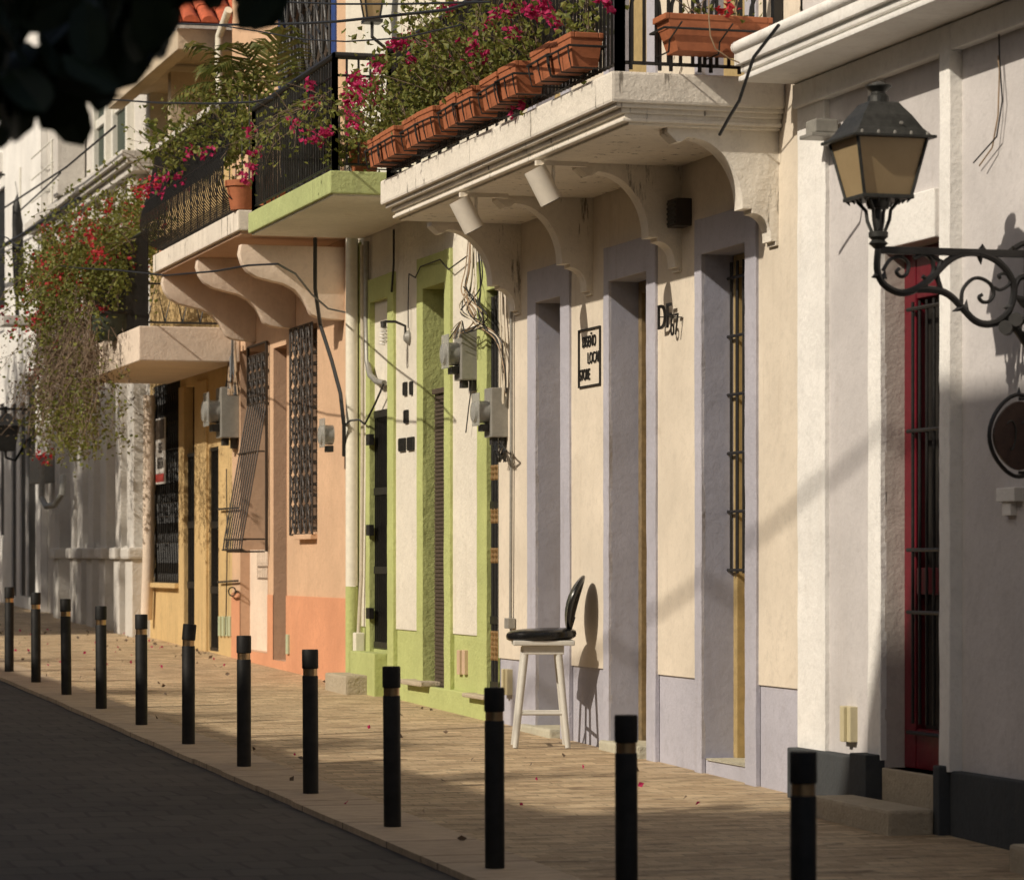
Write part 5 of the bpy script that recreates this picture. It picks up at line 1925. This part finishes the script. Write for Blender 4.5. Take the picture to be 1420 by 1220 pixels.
def tangle():
    c = P(655, 430, F - .1)
    t = thing('cable_tangle', 'tangle of pale and black service cables above the meter on the green house', 'cable tangle', tuple(c))
    for mat, nm, n in (('cable_tan', 'tan_cables', 6), ('cable_white', 'white_cables', 3), ('cable_black', 'black_cables', 8)):
        m = MB()
        for i in range(n):
            a = random.uniform(-1, 1)
            pts = [P(655 + 5 * a, 318, F - .06), P(656 + 10 * a + random.uniform(-3, 3), 370, F - .08 - .05 * random.random()), P(652 + 14 * a, 405 + random.uniform(-8, 8), F - .14),
                   P(645 + random.uniform(-8, 25), 430 + random.uniform(-8, 6), F - .17), P(665 + random.uniform(-10, 12), 452 + random.uniform(-8, 4), F - .14)]
            if i % 3 == 0:
                pts += [P(690 + random.uniform(-4, 4), 470, F - .1), P(698 + random.uniform(-3, 3), 510, F - .07), P(699 + random.uniform(-3, 3), 550, F - .05)]
            elif i % 3 == 1:
                pts = pts[2:] + [P(630 + random.uniform(-6, 20), 462, F - .2), P(640, 445, F - .2), P(625 + random.uniform(-4, 12), 470, F - .25)]
            vp = [np.array(q, float) for q in pts]
            out = []
            for k_ in range(len(vp) - 1):
                p0, p1, p2, p3 = vp[max(k_ - 1, 0)], vp[k_], vp[k_ + 1], vp[min(k_ + 2, len(vp) - 1)]
                for j in range(5):
                    u = j / 5
                    out.append(.5 * (2 * p1 + (p2 - p0) * u + (2 * p0 - 5 * p1 + 4 * p2 - p3) * u * u + (-p0 + 3 * p1 - 3 * p2 + p3) * u ** 3))
            out.append(vp[-1])
            m.tube(out, random.uniform(.0035, .0065), 5)
        obj(nm, m, mat, t, True)
    m = MB()
    for i in range(6):
        px = 696 + random.uniform(-5, 6)
        m.tube([P(px, 380 + i * 8, F - .04), P(px + 2, 480, F - .06), P(px, 560, F - .06)], .007, 5)
    obj('wall_cables', m, 'cable_white', t, True)
    m = MB()
    for i in range(8):
        a = [P(690 + random.uniform(-6, 8), 612, F - .1), P(692 + random.uniform(-10, 12), 625, F - .14), P(698 + random.uniform(-8, 6), 640, F - .1), P(700, 618, F - .08)]
        m.tube(a, .007, 5)
    obj('lower_cables', m, 'cable_black', t, True)


tangle()
cable('short loose wire hanging under the upper meter of the green house', [P(655, 528, F - .1), P(650, 565, F - .06), P(646, 600, F - .06)], .005)
t = thing('cable_tangle', 'bunch of service cables above the grey meter cabinet of the yellow house', 'cable tangle', tuple(P(320, 500, F - .1)))
for mat, nm in (('cable_tan', 'tan_cables'), ('cable_black', 'black_cables')):
    m = MB()
    for i in range(6):
        px = 320 + random.uniform(-5, 7)
        m.tube([P(px, 470, F - .1), P(px + random.uniform(-3, 3), 515, F - .12), P(px + random.uniform(-4, 4), 548, F - .15)], .011, 5)
    obj(nm, m, mat, t)
m = MB(); m.tube([tuple(P(322 + 5 * math.cos(a), 820 + 6 * math.sin(a), F - .05 - .01 * a / 6)) for a in np.linspace(0, 18, 50)], .008, 5)
tag(obj('cable_coil', m, 'cable_black', base=tuple(P(322, 820))), 'small coil of black cable on the wall where yellow meets coral', 'cable')
m = MB()
for py in (706, 807):
    m.tube([P(302, py, F - .04), P(330, py - 2, F - .04)], .012, 5)
m.tube([P(314, 650, F - .03), P(315, 760, F - .03), P(313, 880, F - .03)], .007, 5)
tag(obj('wall_straps', m, 'iron_brown', base=tuple(P(315, 760))), 'thin dark wires pinned on the yellow wall strip beside the peach house', 'wire')

# ================================================================== foreground tree (hangs into the upper left)
def tree_crown(pts, sizes):
    """broad oval leaves hanging from their stalks"""
    mb = MB()
    for p, L in zip(pts, sizes):
        p = np.array(p, float)
        a = RNG.normal(size=3) * np.array([.55, .8, .45]) + np.array([0, 0, -.9]); a /= np.linalg.norm(a)
        b = np.cross(a, RNG.normal(size=3) + np.array([0, 1.2, 0])); b /= np.linalg.norm(b) + 1e-9
        n = np.cross(a, b)
        L = L * RNG.uniform(.75, 1.25); w = L * RNG.uniform(.26, .34)
        k = len(mb.v)
        mb.v.append(tuple(p - a * L * .5)); mb.v.append(tuple(p + a * L * .5))
        for u in (-.32, -.1, .14, .34):
            ww = w * math.sqrt(max(0, 1 - (u / .52) ** 2))
            mb.v.append(tuple(p + a * L * u + b * ww + n * ww * .25)); mb.v.append(tuple(p + a * L * u - b * ww + n * ww * .25))
            mb.v.append(tuple(p + a * L * u))
        rows = [k + 2 + 3 * q for q in range(4)]
        mb.f += [(k, rows[0], rows[0] + 2), (k, rows[0] + 2, rows[0] + 1)]
        for q in range(3):
            r0, r1 = rows[q], rows[q + 1]
            mb.f += [(r0, r1, r1 + 2, r0 + 2), (r0 + 2, r1 + 2, r1 + 1, r0 + 1)]
        mb.f += [(rows[3], k + 1, rows[3] + 2), (rows[3] + 2, k + 1, rows[3] + 1)]
    return mb


def near_tree():
    Y = 7.6
    t = thing('street_tree', 'dark shaded tree with big drooping leaves hanging into the upper left of the picture', 'tree', (-2.3, Y, zg(Y)))
    m = MB(); m.tube([(-2.3, Y, zg(Y) - .3), (-2.25, Y + .05, 1.5), (-2.05, Y, 2.9), (-1.7, Y, 4.2), (-1.5, Y, 5.6)], .17, 12, .06)
    obj('trunk', m, 'bark', t, True)
    m = MB()
    lp, sz = [], []
    for i in range(26):
        a = random.uniform(0, 6.28)
        s_ = stem((-1.9 + random.uniform(-.2, .3), Y, random.uniform(2.9, 5.4)), [math.cos(a), math.sin(a) * .8, .35], random.uniform(1.2, 2.3), .12, .25, .35)
        m.tube(s_, .03, 6, .008, False)
        for q in s_[4:]:
            for _ in range(4):
                w = q + RNG.normal(size=3) * .22
                if w[0] < .62:
                    lp.append(w); sz.append(.24)
    # the boughs over the street that show in the picture
    b1 = [(-1.9, Y, 3.3), (-.8, Y, 3.75), (.2, Y - .1, 3.75), (1.0, Y, 3.6), (1.5, Y + .1, 3.45)]
    m.tube(b1, .05, 8, .015)
    clumps = [(18, 30, 24, 50, 26), (12, 110, 16, 45, 22), (70, 5, 30, 12, 12), (100, 50, 16, 55, 24), (62, 110, 26, 26, 18), (85, 150, 10, 22, 9), (122, 60, 20, 60, 26), (135, 105, 12, 26, 9),
              (180, 20, 26, 50, 30), (205, 65, 20, 32, 16), (175, 70, 18, 26, 9), (215, 20, 18, 40, 16), (275, -22, 40, 8, 12), (360, -2, 16, 18, 12), (18, 165, 10, 12, 5), (440, -34, 30, 6, 5), (60, -20, 220, 10, 30)]
    for cx, cy, rx, ry, n in clumps:
        for _ in range(int(n * .62)):
            u, v = RNG.uniform(-1, 1), RNG.uniform(-1, 1)
            qx, qy = cx + u * rx, cy - (14 if cx > 150 else 2) + v * ry
            if math.hypot(qx - 48, qy - 40) < 30 or math.hypot(qx - 160, qy - 128) < 24:
                continue
            q = PY(qx, qy, Y + random.uniform(-.4, .5))
            lp.append(np.array(q)); sz.append(.165)
    obj('boughs', m, 'bark', t, True)
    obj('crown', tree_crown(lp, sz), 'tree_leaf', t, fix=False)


near_tree()

# ================================================================== the other side of the street (out of view, shades the road)
def opposite():
    specs = [('tall shaded house opposite the white house', -4.0, -6.0, 12.5, 10.85), ('two storey house opposite the cream house', -4.0, 12.504, 18.0, 7.25), ('plain house opposite the green house', -4.0, 18.004, 23.5, 6.95),
             ('plain house opposite the peach house', -4.0, 23.504, 29.0, 6.90), ('low house opposite the yellow house', -4.0, 29.004, 38.5, 6.80), ('taller house opposite the far white house', -4.0, 38.504, 80.0, 9.0)]
    for lab, x, ya, yb, z in specs:
        h = thing('opposite_house', lab + ', across the street', 'house', (x, ya, zg(ya)))
        ops = []
        y = ya + .9
        while y + 1.2 < yb:
            ops.append((y, y + 1.1, zg(y) + .15, zg(y) + 2.9)); y += 2.4
        w = MB(); facade(w, ya, yb, zg(ya) - .4, z, ops, x); obj('wall', w, 'opposite_render', h)
        b = MB(); b.box(x - 7, x - .3, ya + .002, yb - .002, zg(ya) - .5, z - .01)
        b.quad((x, ya, z), (x - .3, ya, z), (x - .3, yb, z), (x, yb, z))
        for y in (ya, yb):
            b.quad((x, y, zg(ya) - .4), (x - .3, y, zg(ya) - .4), (x - .3, y, z), (x, y, z))
        obj('house_mass', b, 'opposite_render', h)
        for q in ops:
            m = MB(); m.box(x - .2, x - .15, *q); obj('door', m, 'brown_door', h)


opposite()


def shade_tree(x, y, z, r, n, lab, sq=.75):
    t = thing('street_tree', lab, 'tree', (x, y, zg(y)))
    m = MB(); m.tube([(x, y, zg(y) - .3), (x + .1, y, z * .5), (x, y, z)], .25, 10, .1)
    obj('trunk', m, 'bark', t, True)
    m, lp = MB(), []
    for i in range(n):
        d = RNG.normal(size=3); d /= np.linalg.norm(d)
        s_ = stem((x, y, z - r * .3), d * np.array([1, 1, sq]) + np.array([0, 0, .2]), r * random.uniform(.6, 1.1), .25, .2, 0)
        m.tube(s_, .03, 5, .008, False)
        for q in s_[2:]:
            for _ in range(5):
                lp.append(q + RNG.normal(size=3) * .30)
    obj('boughs', m, 'bark', t, True)
    obj('crown', leaves(lp, .24, .6), 'tree_leaf', t, fix=False)


for k, y in enumerate((40.2, 44.6, 49.6, 55.0)):
    shade_tree(-5.4, y, 12.0 + .4 * (k % 2), 2.9 if k else 2.5, 135, 'leafy tree rising behind the far opposite house, %s of four' % ('nearest', 'second nearest', 'second farthest', 'farthest')[k], .85)


def added_dapple_shrub(x, y, z, r, n, lab):  # unseen shrubs added to break up the roof shadow edge on the pavement
    t = thing('added_dapple_shrub', lab, 'shrub', (x, y, z))
    m = MB(); m.tube([(x, y, z - .05), (x + .05, y, z + r * .7)], .05, 8, .03)
    obj('stem', m, 'bark', t, True)
    m, lp = MB(), []
    for i in range(n):
        d = RNG.normal(size=3); d /= np.linalg.norm(d)
        s_ = stem((x, y, z + r * .6), d + np.array([0, 0, .3]), r * random.uniform(.5, 1.15), .16, .3, .1)
        m.tube(s_, .014, 4, .005, False)
        for q in s_[1:]:
            for _ in range(3):
                lp.append(q + RNG.normal(size=3) * .13)
    obj('boughs', m, 'bark', t, fix=False)
    obj('foliage', leaves(lp, .13, .6), 'tree_leaf', t, fix=False)


for x, y, z, r, n, lab in ((-4.7, 13.6, 7.25, 1.1, 26, 'wide roof shrub added to dapple the sunlight opposite the cream house, nearer the tall house'),
                           (-4.9, 16.2, 7.25, .9, 20, 'small roof shrub added to dapple the sunlight opposite the cream house'),
                           (-4.6, 19.3, 6.95, 1.2, 26, 'wide roof shrub added to dapple the sunlight opposite the green house'),
                           (-4.9, 22.6, 6.95, .9, 18, 'small roof shrub added to dapple the sunlight opposite the green house'),
                           (-4.7, 26.0, 6.9, 1.2, 24, 'roof shrub added to dapple the sunlight opposite the peach house'),
                           (-4.8, 32.0, 6.8, 1.1, 22, 'low roof shrub added to dapple the sunlight opposite the yellow house')):
    added_dapple_shrub(x, y, z, r, n, lab)

# cable bundle strung above the street; only its shadow reaches the picture
SUN = Vector((1, .33, -.75)).normalized()
A = Vector((-4.0, 12.45, 10.85)); Bp = Vector((-4.3, 20.4, 9.1))
cable('thick cable bundle strung from the tall house to a roof mast across the street', [A, Bp], .024, sag=.15)
m = MB(); m.tube([(-4.3, 20.4, 6.9), (-4.3, 20.4, 9.3)], .05, 8)
tag(obj('roof_mast', m, 'pipe_grey', base=(-4.3, 20.4, 6.9)), 'steel mast carrying the cable bundle on the roof across the street', 'mast')

# ================================================================== light, sky, camera
w = bpy.data.worlds.new('World'); SC.world = w
w.use_nodes = True
nt = w.node_tree
bg = nt.nodes['Background']
sky = nt.nodes.new('ShaderNodeTexSky')
sky.sky_type = 'NISHITA'
sky.sun_disc = False
el = math.asin(-SUN.z)
sky.sun_elevation = el
sky.sun_rotation = math.atan2(-SUN.x, -SUN.y)
sky.air_density = 1.0; sky.dust_density = 5.0; sky.ozone_density = 1.0
nt.links.new(sky.outputs[0], bg.inputs['Color'])
bg.inputs['Strength'].default_value = .075
L = bpy.data.lights.new('sun', 'SUN'); L.energy = 4.6; L.angle = math.radians(.6); L.color = (1.0, .90, .76)
so = bpy.data.objects.new('sun', L); COL.objects.link(so)
so.rotation_euler = SUN.to_track_quat('-Z', 'Y').to_euler()
so.location = (-20, 0, 30)

cam = bpy.data.cameras.new('camera')
cam.sensor_fit = 'HORIZONTAL'; cam.sensor_width = 36
cam.lens = 36 * FPX / 1420
cam.shift_y = (HY - 610) / 1420
cam.clip_start = .1; cam.clip_end = 600
cam.dof.use_dof = True
cam.dof.focus_distance = 23.0
cam.dof.aperture_fstop = 4.7
co = bpy.data.objects.new('camera', cam); COL.objects.link(co)
co.location = (0, 0, CH)
co.rotation_euler = (math.pi / 2, 0, -TH)
SC.camera = co

SC.render.engine = 'CYCLES'
SC.cycles.max_bounces = 8
SC.cycles.use_denoising = True
SC.cycles.sample_clamp_indirect = 6
SC.view_settings.view_transform = 'Standard'
SC.view_settings.look = 'None'
SC.view_settings.exposure = -.30
SC.view_settings.gamma = 1
